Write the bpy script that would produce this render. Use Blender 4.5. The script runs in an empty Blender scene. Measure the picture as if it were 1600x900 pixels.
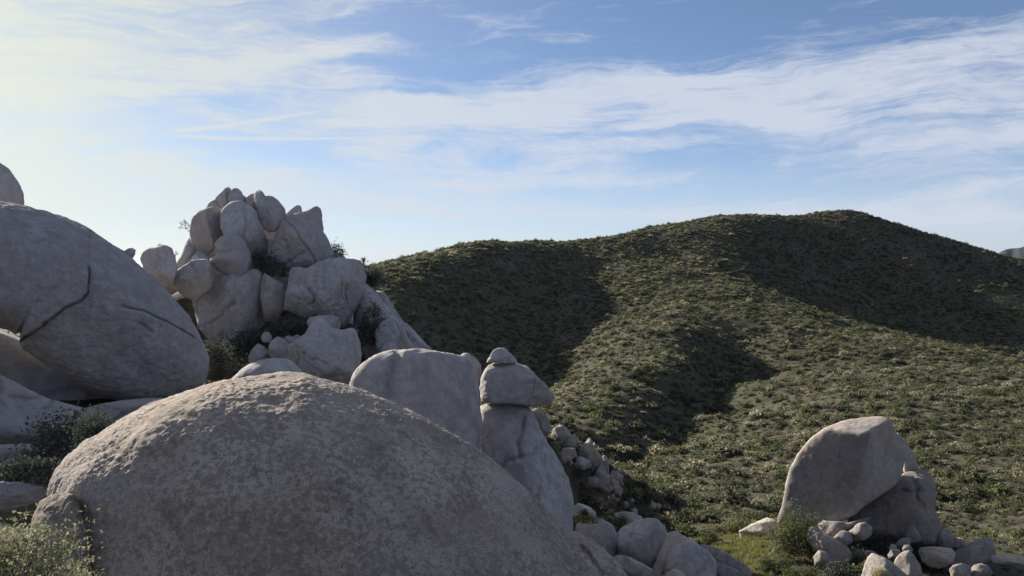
import bpy, math, random
import numpy as np
from mathutils import Vector

random.seed(7); rng = np.random.default_rng(7)
scene = bpy.context.scene
C = scene.collection
R = math.radians

# ------------------------------------------------------------------ camera
FPX, HORIZON = 1230.0, 415.0            # focal length and horizon row for a 1600 x 900 frame
PITCH = -math.atan((450 - HORIZON) / FPX)
cam = bpy.data.cameras.new('camera'); cam.sensor_width = 36; cam.lens = 36 * FPX / 1600
cam.clip_start = 0.1; cam.clip_end = 60000
camo = bpy.data.objects.new('camera', cam); C.objects.link(camo)
camo.rotation_euler = (math.pi / 2 + PITCH, 0, 0); scene.camera = camo
cp, sp = math.cos(PITCH), math.sin(PITCH)
def ray(px, py):
    x, z = (px - 800) / FPX, (450 - py) / FPX
    return np.array([x, cp - z * sp, sp + z * cp])
def at(px, py, Y):
    r = ray(px, py); return r * (Y / r[1])
def project(P):
    P = np.asarray(P, float); f = P[..., 1] * cp + P[..., 2] * sp; u = -P[..., 1] * sp + P[..., 2] * cp
    return 800 + FPX * P[..., 0] / f, 450 - FPX * u / f

# ------------------------------------------------------------------ light
SUN_AZ, SUN_EL = R(-48), R(22)
scene.view_settings.view_transform = 'Standard'; scene.view_settings.look = 'None'
scene.view_settings.exposure = 1.1; scene.view_settings.gamma = 1.0
scene.render.engine = 'CYCLES'
scene.cycles.use_denoising = True
try: scene.cycles.denoiser = 'OPENIMAGEDENOISE'
except Exception: pass
scene.cycles.max_bounces = 6; scene.cycles.diffuse_bounces = 3; scene.cycles.transparent_max_bounces = 4
S = Vector((math.sin(SUN_AZ) * math.cos(SUN_EL), math.cos(SUN_AZ) * math.cos(SUN_EL), math.sin(SUN_EL)))
sun = bpy.data.lights.new('sun', 'SUN'); sun.energy = 5.0; sun.angle = R(0.6); sun.color = (1.0, 0.94, 0.82)
suno = bpy.data.objects.new('sun', sun); C.objects.link(suno)
suno.rotation_euler = S.to_track_quat('Z', 'Y').to_euler(); suno.location = S * 50

# small expression builder for node trees
class NT:
    def __init__(s, tree): s.t = tree; s.n = tree.nodes; s.l = tree.links
    def put(s, sock, v):
        if hasattr(v, 'node'): s.l.new(v, sock)
        elif v is not None: sock.default_value = v
    def math(s, op, a, b=None, c=None, clamp=False):
        n = s.n.new('ShaderNodeMath'); n.operation = op; n.use_clamp = clamp
        for i, v in enumerate((a, b, c)): s.put(n.inputs[i], v)
        return n.outputs[0]
    def add(s, a, b): return s.math('ADD', a, b)
    def sub(s, a, b): return s.math('SUBTRACT', a, b)
    def mul(s, a, b): return s.math('MULTIPLY', a, b)
    def vmath(s, op, a, b=None, scale=None):
        n = s.n.new('ShaderNodeVectorMath'); n.operation = op; s.put(n.inputs[0], a)
        if b is not None: s.put(n.inputs[1], b)
        if scale is not None: s.put(n.inputs['Scale'], scale)
        return n.outputs[0]
    def comb(s, x, y, z):
        n = s.n.new('ShaderNodeCombineXYZ')
        for i, v in enumerate((x, y, z)): s.put(n.inputs[i], v)
        return n.outputs[0]
    def sep(s, v):
        n = s.n.new('ShaderNodeSeparateXYZ'); s.put(n.inputs[0], v); return n.outputs
    def noise(s, vec, scale, detail=4, rough=0.55, dist=0.0, color=False):
        n = s.n.new('ShaderNodeTexNoise'); s.put(n.inputs['Vector'], vec)
        n.inputs['Scale'].default_value = scale; n.inputs['Detail'].default_value = detail
        n.inputs['Roughness'].default_value = rough; n.inputs['Distortion'].default_value = dist
        return n.outputs['Color' if color else 'Fac']
    def voro(s, vec, scale, out='Distance'):
        n = s.n.new('ShaderNodeTexVoronoi'); s.put(n.inputs['Vector'], vec); n.inputs['Scale'].default_value = scale
        return n.outputs[out]
    def step(s, v, a, b, lo=0.0, hi=1.0):
        n = s.n.new('ShaderNodeMapRange'); n.interpolation_type = 'SMOOTHSTEP'
        s.put(n.inputs[0], v)
        for i, q in enumerate((a, b, lo, hi)): n.inputs[i + 1].default_value = q
        return n.outputs[0]
    def mix(s, f, a, b, mode='MIX'):
        n = s.n.new('ShaderNodeMix'); n.data_type = 'RGBA'; n.blend_type = mode
        s.put(n.inputs[0], f)
        for i, v in ((6, a), (7, b)):
            s.put(n.inputs[i], (*v, 1) if isinstance(v, tuple) and len(v) == 3 else v)
        return n.outputs[2]

# ------------------------------------------------------------------ sky with cirrus
world = bpy.data.worlds.new('World'); scene.world = world; world.use_nodes = True
world.cycles.sampling_method = 'MANUAL'; world.cycles.sample_map_resolution = 256
w = NT(world.node_tree); w.n.clear()
sky = w.n.new('ShaderNodeTexSky'); sky.sky_type = 'NISHITA'; sky.sun_disc = False
sky.sun_elevation = SUN_EL; sky.sun_rotation = SUN_AZ
sky.altitude = 1000; sky.air_density = 0.8; sky.dust_density = 0.25; sky.ozone_density = 4.0
tc = w.n.new('ShaderNodeTexCoord')
dx, dy, dz = w.sep(tc.outputs['Generated'])
az = w.math('ARCTAN2', dx, dy); el = w.math('ARCSINE', dz)
def azel(px, py):
    r = ray(px, py); r = r / np.linalg.norm(r); return math.atan2(r[0], r[1]), math.asin(r[2])
base = w.comb(az, w.mul(el, 2.6), 0.0)
warp = w.vmath('SCALE', w.vmath('SUBTRACT', w.noise(base, 2.6, 5, 0.58, 0, True), (0.5, 0.5, 0.5)), scale=0.26)
q = w.vmath('ADD', base, warp)
qx, qy, _ = w.sep(q)
def fibres(tilt, stretch, scale, detail, rough, seed, dist=0.0):
    """cirrus fibres drawn out along a line that climbs to the right by tilt"""
    return w.noise(w.comb(w.mul(w.add(qx, w.mul(qy, tilt)), stretch), w.sub(qy, w.mul(qx, tilt)), seed), scale, detail, rough, dist)
broad = w.noise(w.comb(w.mul(qx, 0.8), qy, 0.3), 2.2, 3, 0.5)
f1 = fibres(0.34, 0.22, 8.0, 6, 0.64, 0.3); f2 = fibres(-0.16, 0.25, 9.0, 6, 0.66, 2.7); f3 = fibres(0.10, 0.16, 24.0, 5, 0.70, 5.1, 0.3)
puff = w.noise(q, 16.0, 5, 0.68)
def bank(px, py, wx, wy, rot, gain):
    """a bank of cirrus: centre and half sizes by direction, rot in degrees (positive climbs to the right)"""
    a0, e0 = azel(px, py); sx, sy = wx / FPX, wy / FPX; c, s_ = math.cos(R(rot)), math.sin(R(rot))
    a = w.sub(w.add(az, w.mul(w.sub(qx, az), 0.5)), a0); e = w.sub(w.add(el, w.mul(w.sub(qy, w.mul(el, 2.6)), 0.16)), e0)
    u = w.math('DIVIDE', w.add(w.mul(a, c), w.mul(e, s_)), sx); v = w.math('DIVIDE', w.sub(w.mul(e, c), w.mul(a, s_)), sy)
    d = w.add(w.mul(u, u), w.mul(v, v))
    return w.mul(w.math('EXPONENT', w.mul(d, -1.0)), gain)
banks = [(40, 250, 430, 100, -3, .26), (120, 60, 260, 40, 6, .18), (360, 118, 170, 30, 16, .34), (520, 75, 110, 14, 12, .40), (600, 150, 120, 22, -18, .26),
         (690, 178, 260, 26, 2, .30), (860, 178, 90, 36, -14, .28), (600, 225, 90, 34, 20, .26), (640, 290, 420, 30, 0, .26), (980, 228, 190, 10, 2, .30),
         (1010, 128, 120, 16, 4, .26), (1300, 130, 330, 36, 11, .40), (1560, 190, 260, 95, 4, .30), (1160, 175, 180, 16, -15, .34), (1000, 335, 430, 7, 0, .40), (1540, 338, 200, 9, 0, .4),
         (960, 40, 400, 58, 2, -.42), (1130, 248, 150, 34, -3, -.40), (420, 245, 150, 18, -10, -.36), (700, 112, 110, 15, -4, -.34), (1050, 300, 330, 14, 0, -.25), (600, 372, 520, 20, 0, -.5), (1540, 5, 220, 40, 14, -.4), (330, 165, 60, 14, -8, -.2)]
tot = w.sub(w.mul(broad, 0.8), 0.20)
for b in banks: tot = w.add(tot, bank(*b))
tot = w.add(tot, w.mul(w.sub(f1, 0.5), 0.9)); tot = w.add(tot, w.mul(w.sub(f2, 0.5), 0.9)); tot = w.add(tot, w.mul(w.sub(f3, 0.5), 1.15)); tot = w.add(tot, w.mul(w.sub(puff, 0.5), 0.8))
cover = w.step(tot, 0.0, 0.74)
def trail(p0, p1, width, gain):
    a0, e0 = azel(*p0); a1, e1 = azel(*p1); L = math.hypot(a1 - a0, e1 - e0); tx, ty = (a1 - a0) / L, (e1 - e0) / L
    a = w.sub(az, a0); e = w.sub(w.add(el, w.mul(w.sub(puff, .5), .010)), e0)
    t = w.math('DIVIDE', w.add(w.mul(a, tx), w.mul(e, ty)), L); v = w.math('DIVIDE', w.sub(w.mul(e, tx), w.mul(a, ty)), width / FPX)
    m = w.math('EXPONENT', w.mul(w.mul(v, v), -1.0))
    return w.mul(w.mul(m, w.mul(w.step(t, 0.0, 0.2), w.step(t, 1.0, 0.7))), gain)
cover = w.math('MAXIMUM', cover, trail((200, 212), (760, 212), 2.8, .95))
cover = w.math('MAXIMUM', cover, trail((225, 212), (570, 163), 4.5, .95))
cover = w.math('MAXIMUM', cover, trail((430, 210), (900, 140), 6.0, .85))
# ice crystals scatter the low sun forward, so the cirrus thickens to the eye, warms and brightens round it
toward = w.math('MAXIMUM', w.math('MULTIPLY_ADD', dx, S.x, w.math('MULTIPLY_ADD', dy, S.y, w.mul(dz, S.z))), 0.0)
glow = w.math('POWER', toward, 7.0)
lowfade = w.step(el, 0.0, 0.05)
veil = w.math('MINIMUM', w.add(w.mul(glow, 0.72), w.add(0.10, w.mul(w.step(el, 0.20, 0.0), 0.56))), 0.95)           # a thin veil everywhere, thicker towards the horizon
cover = w.mul(w.mul(cover, lowfade), 0.94)
cover = w.add(veil, w.mul(w.sub(1.0, veil), cover))
warm = w.vmath('SCALE', (1.0, 0.75, -0.95), scale=w.mul(glow, 1.5))
cloud = w.vmath('ADD', w.vmath('ADD', w.vmath('SCALE', sky.outputs[0], scale=0.10), (5.1, 5.4, 6.15)), warm)
col = w.mix(cover, sky.outputs[0], cloud)
bg = w.n.new('ShaderNodeBackground'); bg.inputs[1].default_value = 0.056; w.l.new(col, bg.inputs[0])
wo = w.n.new('ShaderNodeOutputWorld'); w.l.new(bg.outputs[0], wo.inputs[0])

# ------------------------------------------------------------------ numpy noise
_perm = rng.permutation(256); _perm = np.concatenate([_perm, _perm, _perm[:2]])
_g = rng.normal(size=(256, 3)); _g /= np.linalg.norm(_g, axis=1)[:, None]
def perlin(P):
    i = np.floor(P).astype(int); f = P - i; i &= 255; u = f * f * f * (f * (f * 6 - 15) + 10)
    out = 0
    for a in (0, 1):
        wa = u[:, 0] if a else 1 - u[:, 0]; ha = _perm[(i[:, 0] + a) & 255]
        for b in (0, 1):
            wb = wa * (u[:, 1] if b else 1 - u[:, 1]); hb = _perm[(ha + i[:, 1] + b) & 255]
            for c in (0, 1):
                h = _perm[(hb + i[:, 2] + c) & 255]; g = _g[h]
                out = out + wb * (u[:, 2] if c else 1 - u[:, 2]) * (g[:, 0] * (f[:, 0] - a) + g[:, 1] * (f[:, 1] - b) + g[:, 2] * (f[:, 2] - c))
    return out
def fbm(P, octaves=4, gain=0.5, ridged=False):
    s, a = 0, 1.0
    for k in range(octaves):
        n = perlin(P * 2.03 ** k + 17.3 * k); n = (0.5 - np.abs(n) * 2) if ridged else n
        s = s + a * n; a *= gain
    return s

# ------------------------------------------------------------------ materials
def new_mat(name):
    m = bpy.data.materials.new(name); m.use_nodes = True; t = NT(m.node_tree); t.n.clear()
    o = t.n.new('ShaderNodeOutputMaterial'); return m, t, o
def principled(t, o, color, rough=0.9, normal=None, spec=0.15):
    b = t.n.new('ShaderNodeBsdfPrincipled'); t.put(b.inputs['Base Color'], (*color, 1) if isinstance(color, tuple) and len(color) == 3 else color)
    b.inputs['Roughness'].default_value = rough; b.inputs['Specular IOR Level'].default_value = spec
    if normal is not None: t.l.new(normal, b.inputs['Normal'])
    t.l.new(b.outputs[0], o.inputs[0]); return b
def granite(name, light, mid, dark, stain, mottle=6.0, speckle=0.5, bump=0.03, stainy=0.5, edge=0.07):
    m, t, o = new_mat(name)
    tc = t.n.new('ShaderNodeTexCoord'); oi = t.n.new('ShaderNodeObjectInfo')
    v = t.vmath('ADD', tc.outputs['Object'], t.vmath('SCALE', (13.1, 7.7, 23.9), scale=t.mul(oi.outputs['Random'], 9.0)))
    big = t.noise(v, 0.28, 5, 0.6, 0.6); med = t.noise(v, 1.1, 6, 0.62, 0.3); mot = t.noise(v, mottle, 7, 0.68); grain = t.noise(v, 34, 5, 0.7)
    streakv = t.vmath('MULTIPLY', v, (1.6, 1.6, 0.22)); run = t.noise(streakv, 1.4, 5, 0.6, 0.2)
    col = t.mix(t.step(t.add(t.mul(mot, .7), t.mul(med, .3)), 0.50 - edge, 0.50 + edge), mid, light)
    col = t.mix(t.mul(t.step(big, 0.47, 0.66), 0.55), col, stain)
    col = t.mix(t.mul(t.step(run, 0.50, 0.72), stainy), col, dark)
    sp = t.step(t.add(t.mul(t.noise(v, mottle * 2.6, 6, 0.75), .8), t.mul(grain, .2)), 0.44, 0.36)
    col = t.mix(t.mul(sp, speckle), col, dark)
    pale = t.step(t.noise(v, mottle * 4.1, 4, 0.7), 0.57, 0.67)
    col = t.mix(t.mul(pale, speckle * 0.55), col, tuple(min(1, c * 1.35) for c in light))
    col = t.mix(t.mul(t.step(grain, 0.55, 0.35), 0.28), col, dark)
    col = t.mix(t.mul(t.step(t.noise(v, 0.9, 6, 0.7, 0.8), 0.53, 0.62), 0.38), col, tuple(c * 1.25 for c in dark))      # lichen and old varnish in patches
    rust = t.math('FRACT', t.mul(oi.outputs['Random'], 7.31))
    col = t.mix(t.mul(t.mul(rust, 0.55), t.step(t.noise(v, 0.6, 5, 0.65), 0.38, 0.66)), col, (.40, .30, .215))
    at_ = t.n.new('ShaderNodeAttribute'); at_.attribute_name = 'stain_shade'  # darkens streak stains on the dome and painted shade on the tilted boulder
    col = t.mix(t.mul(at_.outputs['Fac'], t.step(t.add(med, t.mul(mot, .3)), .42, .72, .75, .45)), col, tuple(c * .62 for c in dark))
    tint = t.add(0.88, t.mul(oi.outputs['Random'], 0.24))
    col = t.vmath('SCALE', col, scale=tint)
    hgt = t.add(t.mul(t.noise(v, 7.0, 8, 0.78), 1.0), t.mul(grain, 0.35))
    b = t.n.new('ShaderNodeBump'); b.inputs['Strength'].default_value = 1.0; b.inputs['Distance'].default_value = bump; t.l.new(hgt, b.inputs['Height'])
    principled(t, o, col, 0.92, b.outputs[0], 0.12)
    return m
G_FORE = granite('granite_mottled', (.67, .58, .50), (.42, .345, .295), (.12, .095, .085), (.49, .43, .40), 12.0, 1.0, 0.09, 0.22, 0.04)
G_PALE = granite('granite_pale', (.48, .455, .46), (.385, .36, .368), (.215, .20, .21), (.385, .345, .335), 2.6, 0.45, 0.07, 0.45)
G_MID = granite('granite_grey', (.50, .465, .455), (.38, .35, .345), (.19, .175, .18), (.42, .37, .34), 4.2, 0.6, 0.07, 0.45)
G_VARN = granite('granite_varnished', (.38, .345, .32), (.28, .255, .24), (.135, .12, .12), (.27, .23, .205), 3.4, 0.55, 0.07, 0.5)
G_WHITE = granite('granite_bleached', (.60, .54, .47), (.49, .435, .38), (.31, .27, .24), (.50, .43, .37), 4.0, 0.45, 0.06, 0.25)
MATS = dict(fore=G_FORE, pale=G_PALE, grey=G_MID, varn=G_VARN, white=G_WHITE)

def leaf_mat(name, a, b, c, transl=0.35, spread=0.5):
    """leaves: three plant colours picked per plant, thin enough to let light through"""
    m, t, o = new_mat(name); oi = t.n.new('ShaderNodeObjectInfo'); geo = t.n.new('ShaderNodeNewGeometry')
    r = oi.outputs['Random']
    col = t.mix(t.step(r, 0.0, 0.5), a, b); col = t.mix(t.step(r, 0.50, 0.95), col, c)
    k = t.add(1 - spread / 2, t.mul(geo.outputs['Random Per Island'], spread))
    col = t.vmath('SCALE', col, scale=k)
    d = t.n.new('ShaderNodeBsdfDiffuse'); tr = t.n.new('ShaderNodeBsdfTranslucent'); ms = t.n.new('ShaderNodeMixShader'); ms.inputs[0].default_value = transl
    t.l.new(col, d.inputs[0]); t.l.new(col, tr.inputs[0]); t.l.new(d.outputs[0], ms.inputs[1]); t.l.new(tr.outputs[0], ms.inputs[2]); t.l.new(ms.outputs[0], o.inputs[0])
    return m
L_HILL = leaf_mat('shrub_leaves_dry', (.080, .088, .055), (.138, .138, .088), (.34, .305, .21), 0.62, 1.0)
L_GREEN = leaf_mat('shrub_leaves_green', (.095, .11, .052), (.125, .138, .068), (.18, .18, .10), 0.42, 0.7)
L_DARK = leaf_mat('shrub_leaves_dark', (.085, .095, .08), (.10, .11, .09), (.115, .12, .095), 0.25, 0.7)
L_BRIGHT = leaf_mat('bush_leaves_bright', (.22, .22, .135), (.24, .24, .15), (.26, .26, .17), 0.4, 1.0)
L_GRASS = leaf_mat('grass_blades', (.17, .20, .06), (.20, .21, .075), (.23, .22, .09), 0.35, 1.1)
def plain(name, color, rough=0.9):
    m, t, o = new_mat(name); tc = t.n.new('ShaderNodeTexCoord'); n = t.noise(tc.outputs['Object'], 14, 5, 0.6)
    c2 = tuple(c * 0.6 for c in color); principled(t, o, t.mix(t.step(n, .35, .65), c2, color), rough); return m
TWIG = plain('shrub_twigs', (.045, .042, .034))
BARK = plain('twig_bark', (.16, .13, .11))

# soil: tan decomposed granite with straw and low green growth
def soil_mat():
    m, t, o = new_mat('desert_soil'); tc = t.n.new('ShaderNodeTexCoord'); v = tc.outputs['Object']
    a = t.noise(v, 0.045, 5, 0.6, 0.4); b = t.noise(v, 0.55, 6, 0.65); c = t.noise(v, 5.0, 6, 0.7)
    col = t.mix(t.step(b, .38, .62), (.048, .043, .032), (.105, .09, .066))
    col = t.mix(t.mul(t.step(a, .42, .62), .75), col, (.06, .065, .036))
    col = t.mix(t.mul(t.step(c, .52, .66), .55), col, (.045, .04, .034))
    bp = t.n.new('ShaderNodeBump'); bp.inputs['Distance'].default_value = 0.12; t.l.new(t.add(b, t.mul(c, .5)), bp.inputs['Height'])
    principled(t, o, col, 0.95, bp.outputs[0], 0.1); return m
SOIL = soil_mat()

# ------------------------------------------------------------------ terrain
# heights known at points in the place: (column, row, distance) seen from the viewpoint, or a plain (x, y, z)
seen = [
 # hill crest
 (560,444,262),(600,424,278),(690,394,318),(770,380,348),(835,379,378),(900,376,405),(1000,359,432),(1100,343,450),(1200,337,455),(1320,329,452),(1400,348,446),(1500,381,430),(1600,408,420),(1720,430,405),(1900,470,380),
 # shaded bowl below the left shoulder
 (650,440,268),(690,412,298),(700,470,268),(770,408,320),(770,440,304),(860,412,352),(860,445,320),(760,500,272),(820,520,266),(720,545,235),(800,570,236),(850,592,229),(930,470,312),(960,420,358),(1050,400,385),(800,640,205),(700,600,205),(920,395,385),
 # spur lit by the sun and its crest to the right
 (1000,455,322),(1070,445,332),(1130,443,336),(1200,471,312),(1300,506,280),(1400,532,255),(1500,554,230),(1600,579,205),(1720,605,180),
 (960,520,262),(1040,490,272),(930,580,200),(1000,560,205),(970,620,158),(900,640,150),(1075,515,240),(1070,560,205),(1030,605,163),(985,655,128),
 # gully
 (1140,552,240),(1125,600,205),(1085,655,169),(1030,706,134),
 # slope on the right of the gully
 (1200,545,240),(1190,600,195),(1160,660,148),(1300,560,225),(1300,620,165),(1400,620,160),(1500,620,165),(1600,640,150),(1300,680,125),(1450,680,122),(1600,700,112),
 # dark flank of the summit
 (1180,400,388),(1230,362,432),(1250,375,432),(1300,400,422),(1400,440,396),(1500,450,388),(1600,480,368),(1300,470,370),(1400,515,345),(1500,540,325),(1600,565,305),(1700,580,280),
 # valley floor
 (1100,720,108),(1000,720,112),(1200,720,106),(1350,740,98),(1500,740,96),(1600,780,84),(1200,775,84),(1130,770,88),(900,660,128),
 # near spur carrying the outcrop
 (850,672,58),(880,688,60),(915,706,61),(950,724,62),(980,740,63),(1010,754,64),(1045,769,65),(1080,784,66),(1150,813,68),(940,815,50),(1020,842,47),
 # shelf with the tilted boulder
 (1140,832,48),(1170,850,43),(1215,815,47),(1250,850,42),(1290,830,45),(1400,845,42),(1480,845,46),(1560,850,48),(1350,890,37),(1450,895,38),(1550,900,38),(1200,890,38),(1100,895,39),
]
flat = [(0,0,-1.75),(0,-6,-1.2),(-8,-4,-1.6),(8,-4,-1.8),(0,-40,4),(-50,-30,-1),(50,-30,-2),(-3,5,-3.5),(3,5,-3.6),(0,8,-5.0),(-4,8,-4.9),(5,9,-5.6),(0,12,-6.0),(-8,12,-5.8),(6,13,-7.2),(0,18,-6.4),(-10,20,-5.75),(-16,24,-5.7),
 (-14,30,-5.8),(-22,32,-5.7),(-5,26,-7.6),(-18,42,-6.3),(-12,44,-7.0),(-8,40,-8.0),(-20,55,-5.5),(-10,56,-8.0),(-30,50,-5.0),(0,30,-10.8),(3,26,-10.6),(4,33,-12.6),(3.5,37,-12.2),(6,31,-13.2),(6,40,-13.6),(9,33,-14.0),(10,22,-10.6),(11,30,-13.6),(16,26,-12.6),(24,30,-13.5),(20,15,-9),(30,20,-12),
 (-4,60,-12),(-12,75,-14),(-6,95,-22),(-40,70,-9),(-60,40,-5),(-100,80,-10),(-60,110,-18),(-110,150,-20),(-40,150,-30),(-80,210,-26),(-150,250,-25),(-220,330,-35),(-140,330,-25),(-90,300,-13),
 (60,40,-17),(90,70,-20),(130,110,-26),(180,180,-33),(250,260,-42),(60,10,-10),
 (-60,380,-22),(0,470,-25),(80,520,-20),(180,540,-20),(290,510,-25),(400,420,-40),(-150,450,-60),(0,540,-60),(200,600,-60),(420,540,-60),(-300,200,-40),(450,250,-60)]
ctrl = np.array([at(*s_) for s_ in seen] + [np.array(f, float) for f in flat])
def _phi(d2): return np.where(d2 > 0, 0.5 * d2 * np.log(np.maximum(d2, 1e-12)), 0)
_sc = 100.0; _X = ctrl[:, :2] / _sc; _n = len(_X)
_A = np.zeros((_n + 3, _n + 3)); _A[:_n, :_n] = _phi(((_X[:, None] - _X[None]) ** 2).sum(-1)) + np.eye(_n) * 2e-5
_A[:_n, _n] = 1; _A[:_n, _n + 1:] = _X; _A[_n:, :_n] = _A[:_n, _n:].T
_w = np.linalg.solve(_A, np.concatenate([ctrl[:, 2], np.zeros(3)]))
def tps(x, y):
    out = np.zeros(x.shape); flatx, flaty = x.ravel() / _sc, y.ravel() / _sc; res = np.empty(flatx.shape)
    for k in range(0, len(flatx), 20000):
        a, b = flatx[k:k + 20000], flaty[k:k + 20000]
        d2 = (a[:, None] - _X[None, :, 0]) ** 2 + (b[:, None] - _X[None, :, 1]) ** 2
        res[k:k + 20000] = _phi(d2) @ _w[:_n] + _w[_n] + _w[_n + 1] * a + _w[_n + 2] * b
    return res.reshape(x.shape)
def sm(v, a, b): t = np.clip((v - a) / (b - a), 0, 1); return t * t * (3 - 2 * t)
def axis(lo, hi, c, n, near):
    u = np.linspace(math.asinh((lo - c) / near), math.asinh((hi - c) / near), n); return c + near * np.sinh(u)
gx = axis(-420, 480, 5, 470, 70); gy = axis(-45, 640, 60, 470, 90)
gx = np.concatenate([[-30000, -9000, -3000, -1400, -800, -550], gx, [600, 900, 1500, 3000, 9000, 30000]]); gy = np.concatenate([[-2000, -600, -200, -90], gy, [760, 1000, 1600, 3000, 9000, 40000]])
GX, GY = np.meshgrid(gx, gy)
cx, cy = np.clip(GX, -420, 480), np.clip(GY, -60, 640)
GZ = tps(cx, cy)
away = np.maximum(sm(np.abs(GX - 30), 380, 900), sm(GY, 520, 760))
GZ = GZ * (1 - away) + -72 * away
for (mx, my, h, r) in [(-17.2, 54.5, 6.6, 5.0), (-9.5, 52.5, 2.6, 3.2), (-22.5, 50, 2.0, 3.0)]:       # mound under the boulder pile
    GZ += h * np.exp(-(((GX - mx) ** 2 + (GY - my) ** 2) / r ** 2))
def line_dist(X, Y, line):
    best = np.full(X.shape, 1e9)
    for (x0, y0), (x1, y1) in zip(line[:-1], line[1:]):
        t = np.clip(((X - x0) * (x1 - x0) + (Y - y0) * (y1 - y0)) / ((x1 - x0) ** 2 + (y1 - y0) ** 2), 0, 1); best = np.minimum(best, np.hypot(X - x0 - t * (x1 - x0), Y - y0 - t * (y1 - y0)))
    return best
GZ -= 5.0 * np.exp(-(line_dist(GX, GY, [(2.5, 53), (5.4, 55.5), (9, 57.5), (12.4, 59.5), (16.5, 61.5), (21, 63.5)]) / 2.9) ** 2)      # ravine in front of the near spur
GZ -= 2.5 * np.exp(-(line_dist(GX, GY, [(62, 228), (54, 205), (39, 169), (25, 134), (18, 118)]) / 7.0) ** 2)      # the gully beside the sunlit spur
P = np.stack([GX.ravel(), GY.ravel(), np.zeros(GX.size)], 1)
dist = np.hypot(GX, GY)
inside = (1 - away) * (np.abs(GX) < 600)
GZ += (fbm(P / 34.0, 4).reshape(GX.shape) * 2.2 * sm(dist, 90, 200) + fbm(P / 5.0 + 9, 3).reshape(GX.shape) * np.where(dist > 70, 0.75, 0.22)) * inside
def height(x, y):
    x = np.asarray(x, float); y = np.asarray(y, float)
    i = np.clip(np.searchsorted(gx, x) - 1, 0, len(gx) - 2); j = np.clip(np.searchsorted(gy, y) - 1, 0, len(gy) - 2)
    u = (x - gx[i]) / (gx[i + 1] - gx[i]); v = (y - gy[j]) / (gy[j + 1] - gy[j])
    return GZ[j, i] * (1 - u) * (1 - v) + GZ[j, i + 1] * u * (1 - v) + GZ[j + 1, i] * (1 - u) * v + GZ[j + 1, i + 1] * u * v

def mesh_np(name, V, F, smooth=True):
    V = np.ascontiguousarray(V, np.float32); F = np.ascontiguousarray(F, np.int32); k = F.shape[1]
    me = bpy.data.meshes.new(name); me.vertices.add(len(V)); me.vertices.foreach_set('co', V.ravel())
    me.loops.add(F.size); me.loops.foreach_set('vertex_index', F.ravel())
    me.polygons.add(len(F)); me.polygons.foreach_set('loop_start', np.arange(0, F.size, k, dtype=np.int32))
    me.polygons.foreach_set('use_smooth', np.full(len(F), smooth)); me.update(); return me
def link(name, me, mat=None, parent=None, loc=None):
    if mat is not None and me is not None and not me.materials: me.materials.append(mat)
    o = bpy.data.objects.new(name, me); C.objects.link(o)
    if parent is not None: o.parent = parent
    if loc is not None: o.location = loc
    return o
def tag(o, label, cat, group=None):
    o['label'] = label; o['category'] = cat
    if group: o['group'] = group
    return o
def ground_hit(px, py, lo=20.0, hi=420.0):
    """where the line of sight through (px, py) meets the ground"""
    r = ray(px, py); t = np.linspace(lo, hi, 4000); Pq = r[None] * (t / r[1])[:, None]; below = height(Pq[:, 0], Pq[:, 1]) > Pq[:, 2]
    return float(t[np.argmax(below)]) if below.any() else hi
nx, ny = len(gx), len(gy)
idx = np.arange(nx * ny).reshape(ny, nx)
F = np.stack([idx[:-1, :-1], idx[:-1, 1:], idx[1:, 1:], idx[1:, :-1]], -1).reshape(-1, 4)
ground = link('ground', mesh_np('ground', np.stack([GX.ravel(), GY.ravel(), GZ.ravel()], 1), F), SOIL)
ground['kind'] = 'structure'

# a far ridge showing just past the hill's shoulder
def far_ridge():
    n = 160; V = []; a0 = azel(1480, 400)[0]; a1 = azel(1990, 400)[0]
    for i in range(n):
        t = i / (n - 1); a = a0 + (a1 - a0) * t
        h = (20 + 75 * math.sin(min(1, t * 1.4) * 1.9) + 14 * math.sin(t * 23) + 7 * math.sin(t * 61 + 1)) * sm(np.array(t), 0, .12) * sm(np.array(t), 1.0, .85)
        for k, (d, f) in enumerate(((2300, 0), (2700, .55), (3000, 1), (3400, .6), (4000, 0))):
            r = d + 40 * math.sin(i * .7 + k); V.append((math.sin(a) * r, math.cos(a) * r, -72 + f * (72 + h)))
    V = np.array(V); F = []
    for i in range(n - 1):
        for k in range(4): F.append((i * 5 + k, i * 5 + 5 + k, i * 5 + 6 + k, i * 5 + 1 + k))
    o = link('distant_hills', mesh_np('distant_hills', V, np.array(F)), plain('far_scrub', (.045, .052, .06))); o['kind'] = 'structure'
far_ridge()

# ------------------------------------------------------------------ boulders
import bmesh
_ico = {}
def ico(res):
    if res not in _ico:
        bm = bmesh.new(); bmesh.ops.create_icosphere(bm, subdivisions=res, radius=1.0)
        _ico[res] = (np.array([v.co[:] for v in bm.verts]), np.array([[v.index for v in f.verts] for f in bm.faces])); bm.free()
    return _ico[res]
def seg_dist(X, Y_, line):
    """distance of points to a polyline and the side they lie on"""
    best = np.full(X.shape, 1e9); side = np.zeros(X.shape)
    for (x0, y0), (x1, y1) in zip(line[:-1], line[1:]):
        ex, ey = x1 - x0, y1 - y0; t = np.clip(((X - x0) * ex + (Y_ - y0) * ey) / (ex * ex + ey * ey), 0, 1)
        d = np.hypot(X - x0 - t * ex, Y_ - y0 - t * ey); c = ex * (Y_ - y0) - ey * (X - x0)
        m = d < best; best = np.where(m, d, best); side = np.where(m, np.sign(c), side)
    return best, side
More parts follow.
